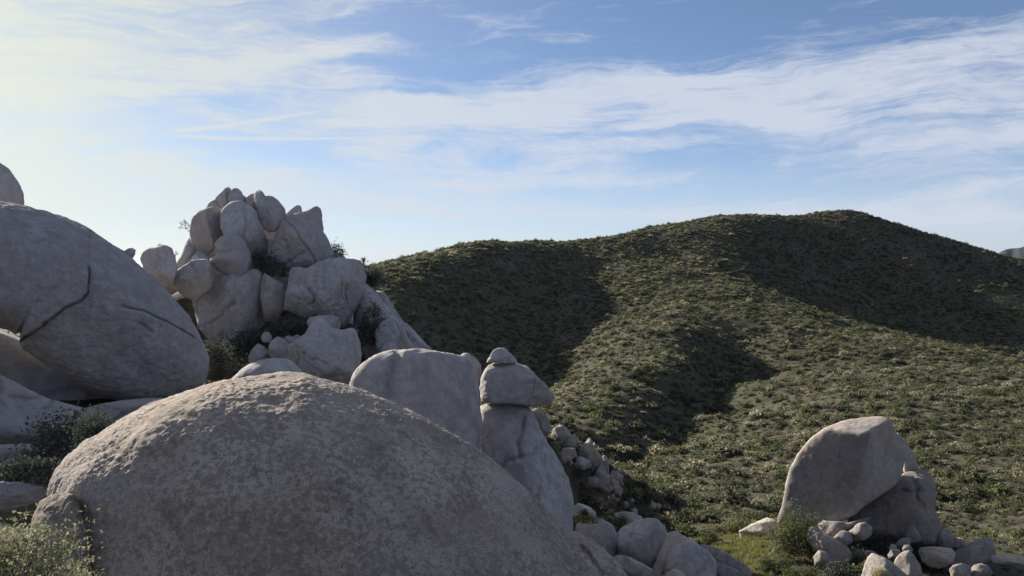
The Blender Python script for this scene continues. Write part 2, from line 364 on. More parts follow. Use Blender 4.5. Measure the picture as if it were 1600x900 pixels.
def in_poly(px, py, poly):
    ins = np.zeros(px.shape, bool); x, y = poly[:, 0], poly[:, 1]; j = len(poly) - 1
    for i in range(len(poly)):
        c_ = ((y[i] > py) != (y[j] > py)) & (px < (x[j] - x[i]) * (py - y[i]) / (y[j] - y[i] + 1e-9) + x[i]); ins ^= c_; j = i
    return ins
ROCKS = []
def boulder(name, label, poly, Y, depth=0.85, res=4, mat='pale', e=3.6, p=30, facets=(), rough=0.055, cuts=6, grooves=(), fine=0.0, group=None, round_=1.0, cat='boulder', stain_shade=(), crumb=0.0, grow=1.0, joints=True):
    seed = sum(ord(ch) for ch in label) * 1.37 % 91.7; r_ = np.random.default_rng(int(seed * 1000))
    poly = np.array(poly, float); x, y = poly[:, 0], poly[:, 1]; x1, y1 = np.roll(x, -1), np.roll(y, -1); cr = x * y1 - x1 * y
    cpx, cpy = ((x + x1) * cr).sum() / (3 * cr.sum()), ((y + y1) * cr).sum() / (3 * cr.sum())
    poly = (poly - (cpx, cpy)) * grow + (cpx, cpy)
    c = at(cpx, cpy, Y); D0 = np.linalg.norm(c); d = c / D0
    rt = np.array([d[1], -d[0], 0]); rt /= np.linalg.norm(rt); up = np.cross(rt, d)
    lat = []
    for px, py in poly:
        q_ = ray(px, py); q_ = q_ * (D0 / (q_ @ d)); lat.append((q_ @ rt, q_ @ up))
    lat = np.array(lat); N = 720; ang = np.linspace(-math.pi, math.pi, N, endpoint=False); Rad = np.zeros(N)
    L1 = np.roll(lat, -1, 0)
    for i, a in enumerate(ang):
        ca, sa = math.cos(a), math.sin(a)
        s0 = lat[:, 1] * ca - lat[:, 0] * sa; s1 = L1[:, 1] * ca - L1[:, 0] * sa
        hit = (s0 * s1 <= 0) & (s0 != s1)
        t = np.where(hit, s0 / np.where(s0 == s1, 1, s0 - s1), 0); P_ = lat + (L1 - lat) * t[:, None]
        dd = np.where(hit, P_[:, 0] * ca + P_[:, 1] * sa, -1); Rad[i] = max(dd.max(), 1e-3)
    kern = np.exp(-0.5 * (np.arange(-20, 21) / (round_ * 2.0)) ** 2); kern /= kern.sum()
    Rad = np.convolve(np.concatenate([Rad[-20:], Rad, Rad[:20]]), kern, 'valid')
    hx, hy = np.ptp(lat[:, 0]) / 2, np.ptp(lat[:, 1]) / 2; D = depth * (hx + hy) / 2
    U, F = ico(res)
    if res >= 8:                     # the two great domes: only the sides that stand clear of the ground
        F = F[((U[F][:, :, 2] > -.45) & (U[F][:, :, 1] > (-.62 if Y < 15 else -2))).all(1)]; used, F = np.unique(F, return_inverse=True); F = F.reshape(-1, 3); U = U[used]
    s = U * np.array([hx, hy, D])
    l = np.hypot(s[:, 0], s[:, 1]); ph = np.arctan2(s[:, 1], s[:, 0])
    Rp = np.interp(ph, np.append(ang, math.pi), np.append(Rad, Rad[0]))
    g = ((l / Rp) ** e + (np.abs(s[:, 2]) / D) ** e) ** (1 / e); G = g ** p
    planes = [(np.array(f[:3], float), f[3]) for f in facets]
    while len(planes) < len(facets) + cuts:
        th, tl = r_.uniform(0, 6.283), r_.uniform(.25, 1.05); n = np.array([math.cos(th) * math.sin(tl), math.sin(th) * math.sin(tl), math.cos(tl)])
        planes.append((n, r_.uniform(0.62, 0.86)))
    for n, k in planes:
        n = n / np.linalg.norm(n); h = math.sqrt((hx * n[0]) ** 2 + (hy * n[1]) ** 2 + (D * n[2]) ** 2) * k
        G = G + np.maximum(0, s @ n / h) ** p
    pts = s / (G ** (1 / p))[:, None]
    size = (hx * hy * D) ** (1 / 3)
    # let the outline seen from the viewpoint keep the width it has in the place
    def keep_outline(pts):
        for _ in range(2):
            pc = D0 - pts[:, 2]; lx, ly = pts[:, 0] * D0 / pc, pts[:, 1] * D0 / pc; a_ = np.arctan2(ly, lx); l_ = np.hypot(lx, ly)
            nb = 48 if len(pts) < 5000 else 120; bi = ((a_ + math.pi) / (2 * math.pi) * nb).astype(int) % nb; mx = np.zeros(nb); np.maximum.at(mx, bi, l_)
            want = np.interp(-math.pi + (np.arange(nb) + .5) / nb * 2 * math.pi, ang, Rad); ra = np.clip(want / np.maximum(mx, 1e-6), .7, 1.5)
            ra = (np.roll(ra, 1) + ra + np.roll(ra, -1)) / 3
            xs = -math.pi + (np.arange(-1, nb + 1) + .5) / nb * 2 * math.pi; k_ = np.interp(a_, xs, np.concatenate([ra[-1:], ra, ra[:1]]))
            pts = pts * np.column_stack([k_, k_, np.ones(len(k_))])
        return pts
    pts = keep_outline(pts)
    k = 1 + rough * (1.5 * fbm(pts / size * 0.9 + seed, 3) + 0.7 * fbm(pts / size * 3.3 + seed * 2, 4, 0.6) + 0.5 * fbm(pts / size * 1.7 + seed * 3, 3, 0.5, True))
    pts = pts * k[:, None]
    nrm = pts / (np.array([hx, hy, D]) ** 2); nrm /= np.linalg.norm(nrm, axis=1)[:, None]
    amp = fine if fine else 0.012 * min(1.6, size)
    pts = pts + nrm * (amp * fbm(pts * (3.6 if fine else 3.0 / size) + seed, 5, 0.62))[:, None]
    if crumb: pts = pts + nrm * (crumb * fbm(pts * 12.0 + seed, 5, 0.74) * (0.35 + 0.65 * sm(fbm(pts * .9 + seed, 3), -.25, .3)))[:, None]
    Wp = c + pts[:, :1] * rt + pts[:, 1:2] * up - pts[:, 2:] * d
    grooves = list(grooves)
    if joints and res in (5, 6) and Y > 15:                  # a joint or two crossing the face
        ex, ey = np.ptp(poly[:, 0]), np.ptp(poly[:, 1])
        for k_ in range(1 + int(ex * ey > 5000) + int(ex * ey > 15000)):
            a0 = r_.choice([.15, 1.2, 1.5, 1.75, 2.7]) + r_.normal(0, .2); o0 = np.array([cpx, cpy]) + r_.uniform(-.3, .3, 2) * (ex, ey); dv = np.array([math.cos(a0) * ex, math.sin(a0) * ey])
            tt = np.linspace(r_.uniform(-.6, -.2), r_.uniform(.15, .6), 7); ln = o0 + tt[:, None] * dv + r_.normal(0, .025, (7, 2)) * (ex, ey)
            grooves.append((ln.tolist(), size * r_.uniform(.05, .11), max(1.1, r_.uniform(.012, .022) * math.sqrt(ex * ey)), size * r_.uniform(-.02, .05), .18 * math.sqrt(ex * ey)))
    for gr in grooves:
        line, gd, gw = gr[:3]; lift, lw = (gr[3], gr[4]) if len(gr) > 3 else (0, 1)
        X, Yp = project(Wp); jit = fbm(Wp * 1.6 + seed, 3, .6) * (gw * 1.2 + 2)
        dist_, side = seg_dist(X + jit, Yp + jit * .7, line); front = sm(pts[:, 2] / D, 0.02, 0.2)
        (lx0, ly0), (lx1, ly1) = line[0], line[-1]
        t = sm(np.hypot(X - lx0, Yp - ly0), gw * 0.5, gw * 5) * sm(np.hypot(X - lx1, Yp - ly1), gw * 0.5, gw * 5)
        mv = -gd * np.exp(-(dist_ / gw) ** 2) * t
        if lift: mv = mv + np.where(side > 0, lift * np.exp(-dist_ / lw), 0) * sm(np.hypot(X - lx0, Yp - ly0), gw, gw * 12)
        Wp = Wp - d * (mv * front)[:, None]
    me = mesh_np(name, Wp - c, F)
    if stain_shade:
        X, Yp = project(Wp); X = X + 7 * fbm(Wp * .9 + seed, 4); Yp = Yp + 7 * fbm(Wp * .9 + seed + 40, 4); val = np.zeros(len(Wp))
        for vp, amt in stain_shade: val = np.maximum(val, amt * in_poly(X, Yp, np.array(vp, float)) * (pts[:, 2] > 0))
        a_ = me.attributes.new('stain_shade', 'FLOAT', 'POINT'); a_.data.foreach_set('value', val.astype(np.float32))
    o = link(name, me, MATS[mat], None, c.tolist())
    tag(o, label, cat, group); ROCKS.append((poly, Y - D * .5, D, c)); return o

B = 'boulder'
# the great foreground dome, its side slab and its corner chip
boulder(B, 'huge mottled tan granite dome filling the foreground, sunlit along its crest',
  [(75,772),(79,752),(90,730),(108,706),(134,682),(160,662),(190,645),(225,629),(262,616),(305,605),(352,593),(400,586),(450,583),(478,584),(510,594),(550,608),(605,629),(660,653),(715,681),(758,706),(795,734),(826,764),(856,796),(884,821),(918,842),(948,866),(978,903),(1000,980),(930,1090),(700,1150),(350,1130),(160,1060),(105,960),(88,860)],
  13.5, 0.9, 9, 'fore', 2.05, 14, rough=0.026, cuts=0, fine=0.016, crumb=0.022, stain_shade=[([(555,640),(590,650),(612,700),(640,760),(680,830),(640,840),(600,770),(570,710)], .3), ([(830,760),(870,830),(900,880),(860,890),(800,800)], .2)], round_=1.2, facets=[(-.15,.1,1,.93),(.5,.35,.8,.97)],
  grooves=[([(560,640),(585,690),(600,740),(640,800)], 0.05, 16)])
boulder('flat_rock', 'sloping granite slab split by a crack from the flank of the foreground dome',
  [(872,820),(888,824),(908,834),(937,852),(962,877),(986,910),(1006,975),(950,1050),(890,1010),(868,930),(862,860)], 12.5, 0.9, 6, 'fore', 2.2, 12, rough=.04, cuts=2, fine=.04, cat='rock', grooves=[([(900,845),(925,872),(945,905)], .12, 3)])
boulder('flat_rock', 'angular corner chip of granite leaning on the foreground dome behind the green bush',
  [(42,850),(50,808),(61,787),(78,772),(98,769),(114,775),(125,790),(133,815),(138,840),(141,880),(130,960),(60,970),(36,910)], 10.6, 0.8, 6, 'fore', 3.0, 14, rough=.04, cuts=3, fine=.035, cat='rock', round_=1)

# cracked dome on the far side of the hollow
boulder(B, 'giant pale granite dome with a long curved crack, rising beyond the shaded hollow',
  [(-250,420),(-200,365),(-120,328),(-50,314),(0,313),(40,321),(75,331),(105,343),(135,358),(160,375),(185,391),(205,405),(240,431),(270,460),(295,490),(314,520),(326,545),(329,562),(327,580),(319,594),(304,607),(270,622),(235,630),(200,630),(165,624),(130,610),(100,594),(70,572),(45,553),(27,540),(36,526),(14,516),(-20,508),(-80,505),(-160,500),(-230,470)],
  32, 0.75, 8, 'pale', 2.15, 13, rough=.024, cuts=0, fine=.05, round_=1.0, facets=[(.1,-.35,1,.9),(.75,.1,.7,.97)],
  grooves=[([(139,412),(138,440),(135,458),(125,469),(100,481),(78,498),(58,514),(34,531)], .26, 1.7, .40, 60), ([(185,477),(225,487),(258,502),(285,517),(308,531)], .20, 1.8, .18, 22), ([(205,500),(225,510),(245,524)], .14, 2.5), ([(40,372),(62,384),(85,392)], .06, 3)])
boulder(B, 'rounded boulder perched on top of the cracked pale dome', [(-62,305),(-42,268),(-15,250),(0,254),(15,265),(28,284),(36,300),(39,318),(25,332),(-20,336),(-55,330)], 35, .9, 5, 'pale', 2.2, cuts=2, rough=.04)
boulder('rock', 'small knob of rock on the sloping shoulder of the cracked dome', [(193,393),(200,388),(207,387),(212,391),(211,398),(207,404),(196,404)], 33.5, .9, 4, 'pale', cat='rock')
boulder('rock', 'dark recessed block wedged beneath the overhang of the cracked dome', [(-60,500),(0,509),(40,527),(90,545),(180,560),(290,570),(325,600),(320,640),(180,655),(40,650),(-60,640)], 35.5, .5, 5, 'pale', 3, cat='rock', cuts=3)
boulder('flat_rock', 'long low granite slab with a pale rounded edge in the shaded hollow', [(-110,600),(-60,580),(0,585),(20,594),(45,611),(75,622),(110,631),(138,639),(153,652),(140,664),(110,680),(60,710),(-60,720),(-120,680)], 22.5, .55, 6, 'pale', 2.8, 12, rough=.04, cuts=2, cat='rock', facets=[(.1,.3,1,.72)], fine=.03)
boulder('flat_rock', 'flat shaded ledge of granite at the foot of the cracked dome', [(120,640),(160,628),(240,622),(300,618),(330,630),(300,660),(220,690),(140,690),(110,665)], 27.0, 1.2, 5, 'pale', 2.4, cat='rock', cuts=2)

boulder('flat_rock', 'pale flat rock in the middle of the shaded hollow', [(-60,712),(-10,697),(40,692),(78,700),(66,716),(10,728),(-50,735)], 21, 1.0, 5, 'pale', 2.6, cat='rock', cuts=3, rough=.08)  # flat rock standing in for a patch of pale sand
boulder('flat_rock', 'pale flat rock nearest the corner bush in the hollow', [(-40,765),(0,752),(50,756),(84,764),(70,784),(10,800),(-30,790)], 17, 1.0, 5, 'pale', 2.6, cat='rock', cuts=3, rough=.08)  # this one also stands in for the pale sand
# the boulder pile
boulder(B, 'great shaded rock deep inside the pile, seen only between the other boulders', [(318,345),(338,316),(370,306),(402,310),(432,328),(455,345),(500,390),(545,425),(560,470),(545,520),(480,545),(340,530),(295,470),(285,430),(300,390)], 54.5, .55, 5, 'grey', 2.4, cuts=6, rough=.06, grow=1.0)
boulder(B, 'narrow topmost boulder crowning the pile', [(333,318),(338,309),(343,303),(351,294),(358,293),(364,300),(366,320),(356,336),(338,336)], 52.5, 1, 4, cuts=7, rough=.07, grow=1.03)
boulder(B, 'blunt boulder shouldering against the topmost boulder of the pile', [(356,304),(362,296),(370,294),(377,300),(381,307),(386,310),(392,322),(380,336),(362,336)], 52, 1, 4, cuts=7, rough=.06, grow=1.03)
boulder(B, 'small stone on the sunward edge of the pile summit', [(320,328),(327,317),(334,313),(341,317),(348,330),(335,340)], 52.2, 1, 4, cuts=6, grow=1.03)
boulder(B, 'tall rounded boulder at the sunward side of the pile, beside the bare twigs', [(299,345),(302,338),(310,331),(324,325),(339,323),(350,330),(349,343),(351,366),(340,380),(334,392),(322,400),(306,396),(299,385),(297,362)], 50, .95, 5, cuts=6, rough=.04, e=3.2, grow=1.03)
boulder(B, 'egg-shaped leaning boulder in the middle of the pile', [(347,343),(349,330),(360,320),(373,317),(389,322),(400,334),(407,356),(415,376),(415,392),(405,402),(390,406),(372,390),(354,370),(348,357)], 49.6, .95, 5, cuts=5, rough=.035, e=2.8, grow=1.09)
boulder(B, 'tapering boulder with a small knob on top, high on the pile', [(396,304),(399,297),(405,295),(411,300),(414,307),(426,308),(435,315),(443,325),(447,337),(441,347),(431,359),(420,362),(411,356),(405,341),(402,328),(397,316)], 50.5, .9, 5, cuts=6, rough=.05, round_=1, grow=1.03)
boulder(B, 'small stone tucked between the two summit boulders of the pile', [(384,312),(390,305),(397,303),(401,312),(404,328),(396,330),(388,322)], 51.5, 1, 4, cuts=5, grow=1.09)
boulder(B, 'pale flat-faced boulder bright against the shaded middle of the pile', [(336,381),(347,372),(361,366),(372,369),(381,378),(388,394),(391,407),(386,421),(375,429),(360,431),(343,421),(328,405),(340,397)], 48, .8, 5, 'pale', 2.8, 16, facets=[(-.1,.25,1,.72),(.6,-.3,.7,.85)], cuts=7, rough=.045, round_=1.2, grow=1.09)
boulder(B, 'small wedge stone above the rounded boulder low on the pile', [(292,411),(299,403),(309,393),(318,396),(327,405),(324,414),(305,414)], 48.6, 1, 4, cuts=6, grow=1.09)
boulder(B, 'rounded squarish boulder low on the sunward side of the pile', [(271,443),(275,425),(289,416),(300,408),(324,407),(328,419),(332,437),(329,450),(318,459),(306,471),(293,463),(278,452)], 46.5, .85, 5, 'grey', 2.6, cuts=6, rough=.04, grow=1.09)
boulder('flat_rock', 'steep slab leaning on the sunward side of the pile', [(258,446),(270,422),(283,398),(291,376),(298,368),(304,385),(306,402),(298,425),(285,450),(268,460)], 49.5, .8, 4, cat='rock', cuts=6, grow=1.09)
boulder(B, 'lone flat-topped boulder apart from the pile, dry twigs on top', [(222,406),(226,395),(237,389),(255,387),(267,391),(273,403),(275,420),(268,445),(250,452),(232,440)], 45, .9, 5, 'grey', 2.8, cuts=7, rough=.06, grow=1.09)
boulder(B, 'big wedge-topped boulder at the upper end of the pile', [(423,402),(426,385),(434,364),(441,347),(455,338),(475,331),(490,324),(499,326),(503,334),(504,352),(506,376),(513,394),(515,408),(503,414),(486,421),(470,424),(450,422),(436,416)], 50.5, .85, 6, 'pale', 2.8, 15, facets=[(.25,.05,1,.8),(-.6,.25,.7,.86)], cuts=5, rough=.04, round_=1.2, fine=.06, grooves=[([(434,372),(446,376),(452,392),(455,420)], .22, 3)], grow=1.03)
boulder('rock', 'thin pointed rock leaning behind the wedge-topped boulder', [(440,348),(447,335),(457,325),(465,320),(470,323),(472,332),(466,345),(450,352)], 52.5, .7, 4, cat='rock', cuts=6, grow=1.03)
boulder(B, 'ridge rock behind the wedge-topped boulder with dark brush growing on it', [(500,375),(504,365),(510,368),(515,377),(518,389),(526,395),(534,398),(540,404),(542,414),(525,425),(508,420)], 52.5, 1, 4, 'grey', cuts=7, rough=.08, grow=1.09)
boulder(B, 'massive block with a fissured end wall, halfway up the pile', [(457,430),(460,421),(471,420),(484,422),(496,414),(510,409),(528,408),(545,409),(556,412),(562,421),(565,438),(563,454),(559,472),(552,484),(546,490),(542,500),(534,509),(528,505),(524,497),(504,495),(478,494),(463,488),(446,482),(450,466),(454,447)], 48, .8, 6, 'pale', 3.0, 18, facets=[(-.2,.18,1,.74),(.85,0,.6,.80),(0,-.6,.8,.88)], cuts=4, rough=.035, round_=1, fine=.07, grooves=[([(541,440),(540,460),(541,478)], .25, 2.2), ([(533,425),(532,450),(535,474)], .16, 2), ([(545,470),(545,488),(540,500)], .2, 2.5)], grow=1.09)
boulder(B, 'broad shaded boulder in the hollow of the pile', [(305,470),(322,453),(337,440),(357,432),(375,427),(397,424),(407,428),(411,442),(412,470),(412,505),(400,530),(360,540),(330,530),(315,510)], 48.5, .8, 5, 'grey', 2.6, cuts=6, rough=.04, grow=1.09)
boulder(B, 'upright shaded block beside the broad boulder in the hollow of the pile', [(408,440),(414,430),(420,432),(431,440),(442,447),(446,460),(443,482),(432,500),(412,500)], 48.5, .8, 4, 'grey', 3, cuts=6, grow=1.09)
boulder(B, 'pyramid-shaped block at the foot of the pile', [(447,556),(452,543),(462,535),(478,525),(484,514),(493,504),(500,501),(509,506),(520,518),(531,519),(546,516),(553,523),(558,540),(560,556),(557,570),(549,589),(541,604),(500,612),(468,600),(452,575)], 43.5, .85, 6, 'pale', 2.8, 18, facets=[(-.12,.3,1,.72),(.85,.1,.7,.76)], cuts=5, rough=.04, round_=1, fine=.06, grow=1.09)
boulder('rock', 'flat stone shelf between the pyramid block and the fissured block', [(480,503),(486,497),(500,494),(520,494),(528,497),(530,512),(522,524),(500,520),(486,515)], 45.5, 1, 4, cat='rock', cuts=6, grow=1.09)
boulder(B, 'round small boulder leaning against the pyramid block', [(421,541),(425,533),(433,528),(442,530),(450,537),(454,547),(448,560),(438,566),(426,564),(421,552)], 43.5, .9, 4, cuts=5, grow=1.09)
boulder(B, 'half-hidden dusky boulder next to the round small boulder below the pile', [(390,556),(395,546),(403,538),(412,542),(421,552),(425,566),(405,574),(390,568)], 44, .9, 4, 'grey', cuts=6, grow=1.09)
boulder('rock', 'small loose stone among dark brush in the hollow of the pile', [(408,527),(412,520),(420,519),(425,527),(422,536),(411,535)], 45, 1, 4, cat='rock', grow=1.09)
boulder('rock', 'pair-topped little rock beside the shoulder of the pyramid block', [(445,534),(447,527),(452,524),(456,527),(464,523),(470,528),(466,540),(452,542)], 44, 1, 4, cat='rock', grow=1.09)
boulder('flat_rock', 'low smooth slab emerging just behind the foreground crest', [(350,602),(362,590),(375,578),(390,568),(408,562),(428,560),(446,559),(457,564),(471,577),(482,592),(470,620),(400,625),(355,615)], 37, .9, 5, 'pale', 2.2, cat='rock', cuts=5, rough=.03, grow=1.0)
boulder(B, 'wide speckled boulder behind the crest of the foreground dome', [(546,600),(553,581),(570,564),(590,551),(610,546),(640,545),(680,549),(712,555),(733,563),(745,580),(750,610),(752,650),(752,720),(735,800),(640,800),(570,740),(545,660)], 22, .75, 6, 'grey', 2.9, 13, facets=[(-.05,.1,1,.8),(.95,.05,.4,.9)], cuts=1, rough=.03, fine=.035, round_=1.2)
boulder('rock', 'smooth stone peeping between the speckled boulder and the stacked pillar', [(716,560),(724,552),(733,552),(744,560),(751,570),(752,582),(748,596),(735,600),(718,585)], 25, .9, 4, 'grey', cat='rock', cuts=2)
boulder('flat_rock', 'sloping shaded slab running down from the pile beside the hill', [(556,430),(566,436),(578,444),(590,456),(603,474),(616,492),(628,508),(637,526),(650,545),(660,575),(600,580),(570,560),(552,520)], 50.5, .9, 5, 'pale', 2.5, cat='rock', cuts=3, rough=.05)
boulder('flat_rock', 'outermost thin slab at the downhill edge of the pile, bright along its length', [(580,452),(590,444),(600,452),(613,476),(631,500),(651,521),(672,540),(690,560),(680,590),(640,575),(615,530),(596,490)], 53, .5, 5, 'pale', 2.6, cat='rock', cuts=2, facets=[(-.4,.5,.8,.7)])
boulder(B, 'rounded boulder in the shadow below the fissured block', [(585,520),(592,505),(605,497),(618,504),(624,520),(621,540),(608,552),(588,548)], 48, .9, 4, 'grey', cuts=2)
boulder('rock', 'little pale stone below the sloping slab, above the speckled boulder', [(593,548),(600,539),(609,534),(617,537),(624,547),(616,558),(600,558)], 46, .9, 4, 'pale', cat='rock')
# the stacked pillar
boulder('rock', 'little pointed capstone on the very top of the stacked pillar', [(759,567),(766,555),(772,546),(779,544),(788,544),(797,551),(806,560),(809,566),(805,569),(785,568),(772,568)], 24, .85, 5, 'grey', 2.4, cuts=4, rough=.07, cat='rock', round_=1)
boulder(B, 'broad overhanging boulder balanced on the stacked pillar', [(751,592),(757,578),(763,570),(776,566),(808,568),(824,572),(837,585),(851,598),(864,615),(863,629),(845,636),(828,635),(800,632),(770,631),(753,628),(749,607)], 24, .85, 6, 'grey', 4.0, 26, facets=[(.02,-.08,1,.80),(0,.85,.6,.80),(.7,-.45,.55,.84),(-.75,.1,.7,.85)], cuts=1, rough=.035, round_=1, fine=.02)
boulder(B, 'tall widening granite pillar carrying the balanced boulder', [(748,634),(770,630),(800,630),(826,633),(838,650),(848,672),(858,692),(867,707),(878,727),(887,746),(893,768),(896,790),(895,830),(880,880),(820,890),(770,840),(746,760),(745,690)], 24, .8, 6, 'grey', 2.9, 20, facets=[(-.25,0,1,.74),(.75,.22,.7,.72)], cuts=1, rough=.035, round_=1, fine=.04, grooves=[([(819,640),(817,665),(810,690),(812,712),(816,722)], .16, 3), ([(838,716),(842,728)], .12, 3), ([(832,735),(838,742)], .15, 4)])
boulder('rock', 'smaller rock behind the neck of the stacked pillar', [(826,640),(840,638),(853,649),(861,662),(859,675),(850,690),(835,690),(822,665)], 25.6, .8, 4, 'varn', cat='rock', cuts=3)

# outcrop on the near spur
OC = [('fin-like rock at the upper end of the far outcrop', [(861,684),(866,670),(875,663),(885,668),(893,679),(888,692),(868,696)], 78),
 ('ridged double rock near the top of the far outcrop', [(879,690),(887,680),(893,679),(904,686),(907,699),(897,706),(884,700)], 76),
 ('flat shaded rock on the uphill side of the far outcrop', [(870,712),(881,700),(897,700),(902,712),(890,722),(875,720)], 73),
 ('pointed cone-shaped rock, tallest of the far outcrop', [(903,722),(908,698),(914,690),(921,686),(927,694),(934,707),(940,714),(940,730),(924,734),(908,732)], 73),
 ('low sunlit rock in front of the pointed cone rock', [(889,728),(899,716),(911,714),(922,720),(926,730),(907,736)], 70),
 ('slim upright rock next to the pointed cone rock', [(935,728),(938,714),(943,711),(949,715),(952,726),(951,740),(942,740)], 70),
 ('tall jagged rock on the lower face of the far outcrop', [(926,746),(931,734),(937,726),(945,731),(950,741),(954,756),(952,770),(939,768),(929,757)], 66),
 ('shaded lump on the downhill side of the far outcrop', [(951,741),(956,735),(966,736),(974,744),(970,755),(955,754)], 67),
 ('leaning shard at the lowest end of the far outcrop', [(954,752),(960,747),(966,754),(973,766),(969,777),(959,775)], 64)]
for lab, pl, Y in OC:
    q_ = np.array(pl, float); Y = ground_hit(q_[:, 0].mean(), q_[:, 1].max() - 5, 45, 110)
    boulder('rock', lab, pl, Y, .9, 4, 'grey' if 'sunlit' in lab else 'varn', 2.4, cuts=7, rough=.17, cat='rock', group='rocks of the outcrop on the near spur', round_=1)  # sunlight put into colour: the sunlit rock takes the paler granite

# tumbled rocks below the foreground dome
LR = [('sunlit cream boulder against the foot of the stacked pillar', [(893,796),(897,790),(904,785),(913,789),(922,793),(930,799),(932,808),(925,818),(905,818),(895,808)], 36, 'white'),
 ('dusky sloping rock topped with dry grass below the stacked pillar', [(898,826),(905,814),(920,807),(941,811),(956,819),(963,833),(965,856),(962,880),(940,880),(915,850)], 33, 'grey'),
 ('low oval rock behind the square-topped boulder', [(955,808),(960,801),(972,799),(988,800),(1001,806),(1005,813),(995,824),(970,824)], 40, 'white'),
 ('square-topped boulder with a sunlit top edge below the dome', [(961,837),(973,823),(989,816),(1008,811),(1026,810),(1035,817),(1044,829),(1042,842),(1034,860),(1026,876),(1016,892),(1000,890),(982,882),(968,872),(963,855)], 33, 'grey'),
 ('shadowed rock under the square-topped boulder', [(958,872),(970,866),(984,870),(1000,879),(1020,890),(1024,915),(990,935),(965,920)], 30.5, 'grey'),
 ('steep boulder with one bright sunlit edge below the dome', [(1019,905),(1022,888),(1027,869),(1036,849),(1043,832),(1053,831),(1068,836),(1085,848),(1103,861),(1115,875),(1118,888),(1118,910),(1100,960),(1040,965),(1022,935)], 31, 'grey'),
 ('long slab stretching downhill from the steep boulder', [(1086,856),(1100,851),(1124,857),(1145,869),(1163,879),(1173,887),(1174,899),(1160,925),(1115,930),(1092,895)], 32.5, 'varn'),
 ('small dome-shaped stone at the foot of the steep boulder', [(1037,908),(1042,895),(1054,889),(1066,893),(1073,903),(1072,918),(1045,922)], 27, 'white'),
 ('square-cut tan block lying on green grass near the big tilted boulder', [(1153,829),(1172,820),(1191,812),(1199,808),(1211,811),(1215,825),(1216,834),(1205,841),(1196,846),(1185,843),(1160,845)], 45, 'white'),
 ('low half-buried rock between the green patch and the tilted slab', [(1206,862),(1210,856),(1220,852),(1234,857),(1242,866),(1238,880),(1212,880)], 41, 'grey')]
FAC = {'square-cut': [(-.35,.25,1,.72),(.9,.05,.5,.72),(0,1,.3,.8)], 'square-to': [(0,-.1,1,.74),(-.2,.9,.4,.85),(.9,0,.5,.85)], 'steep bou': [(.3,.2,1,.72),(-.9,.15,.3,.8)], 'dusky slo': [(.35,.2,1,.74),(-.5,.8,.3,.75)]}
for lab, pl, Y, m in LR: boulder(B if 'boulder' in lab[:20] or 'block' in lab else 'rock', lab, pl, Y, .85, 5, m, 3.2, 22, facets=FAC.get(lab[:9] if not lab.startswith('square-cut') else 'square-cut', ()), cuts=4, rough=.055, round_=1, cat=B)

# the big tilted boulder and its neighbours
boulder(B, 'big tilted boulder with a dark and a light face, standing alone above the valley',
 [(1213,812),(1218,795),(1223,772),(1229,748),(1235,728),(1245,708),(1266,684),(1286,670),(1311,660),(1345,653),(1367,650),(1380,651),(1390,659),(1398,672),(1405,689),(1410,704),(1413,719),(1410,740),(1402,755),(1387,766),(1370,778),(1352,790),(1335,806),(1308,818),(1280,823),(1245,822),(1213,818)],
 42, .85, 6, 'varn', 4.0, 34, facets=[(.80,.05,.6,.70),(-.20,-.04,1,.60),(.0,.95,.45,.88)], cuts=0, rough=.026, round_=1, fine=.03, joints=False, stain_shade=[([(1200,820),(1262,700),(1300,672),(1340,680),(1362,672),(1352,720),(1340,760),(1325,800),(1250,820)], .55)])  # shade of the left face painted darker into its colour
boulder('rock', 'thin flake standing behind the light face of the tilted boulder', [(1396,678),(1402,674),(1408,683),(1418,691),(1426,706),(1431,719),(1437,732),(1428,745),(1412,740),(1404,710)], 44, .8, 5, 'grey', cuts=3, cat='rock', round_=1)
boulder(B, 'heavy grey block propping up the tilted boulder', [(1398,750),(1414,738),(1430,734),(1450,736),(1459,748),(1463,762),(1460,795),(1466,810),(1472,825),(1472,842),(1462,852),(1440,856),(1417,850),(1390,846),(1365,846),(1322,842),(1325,800),(1355,783),(1378,768)], 42.5, .75, 6, 'varn', 2.7, 15, facets=[(-.1,.25,1,.76),(.85,0,.6,.85)], cuts=2, rough=.05, round_=1, fine=.05)
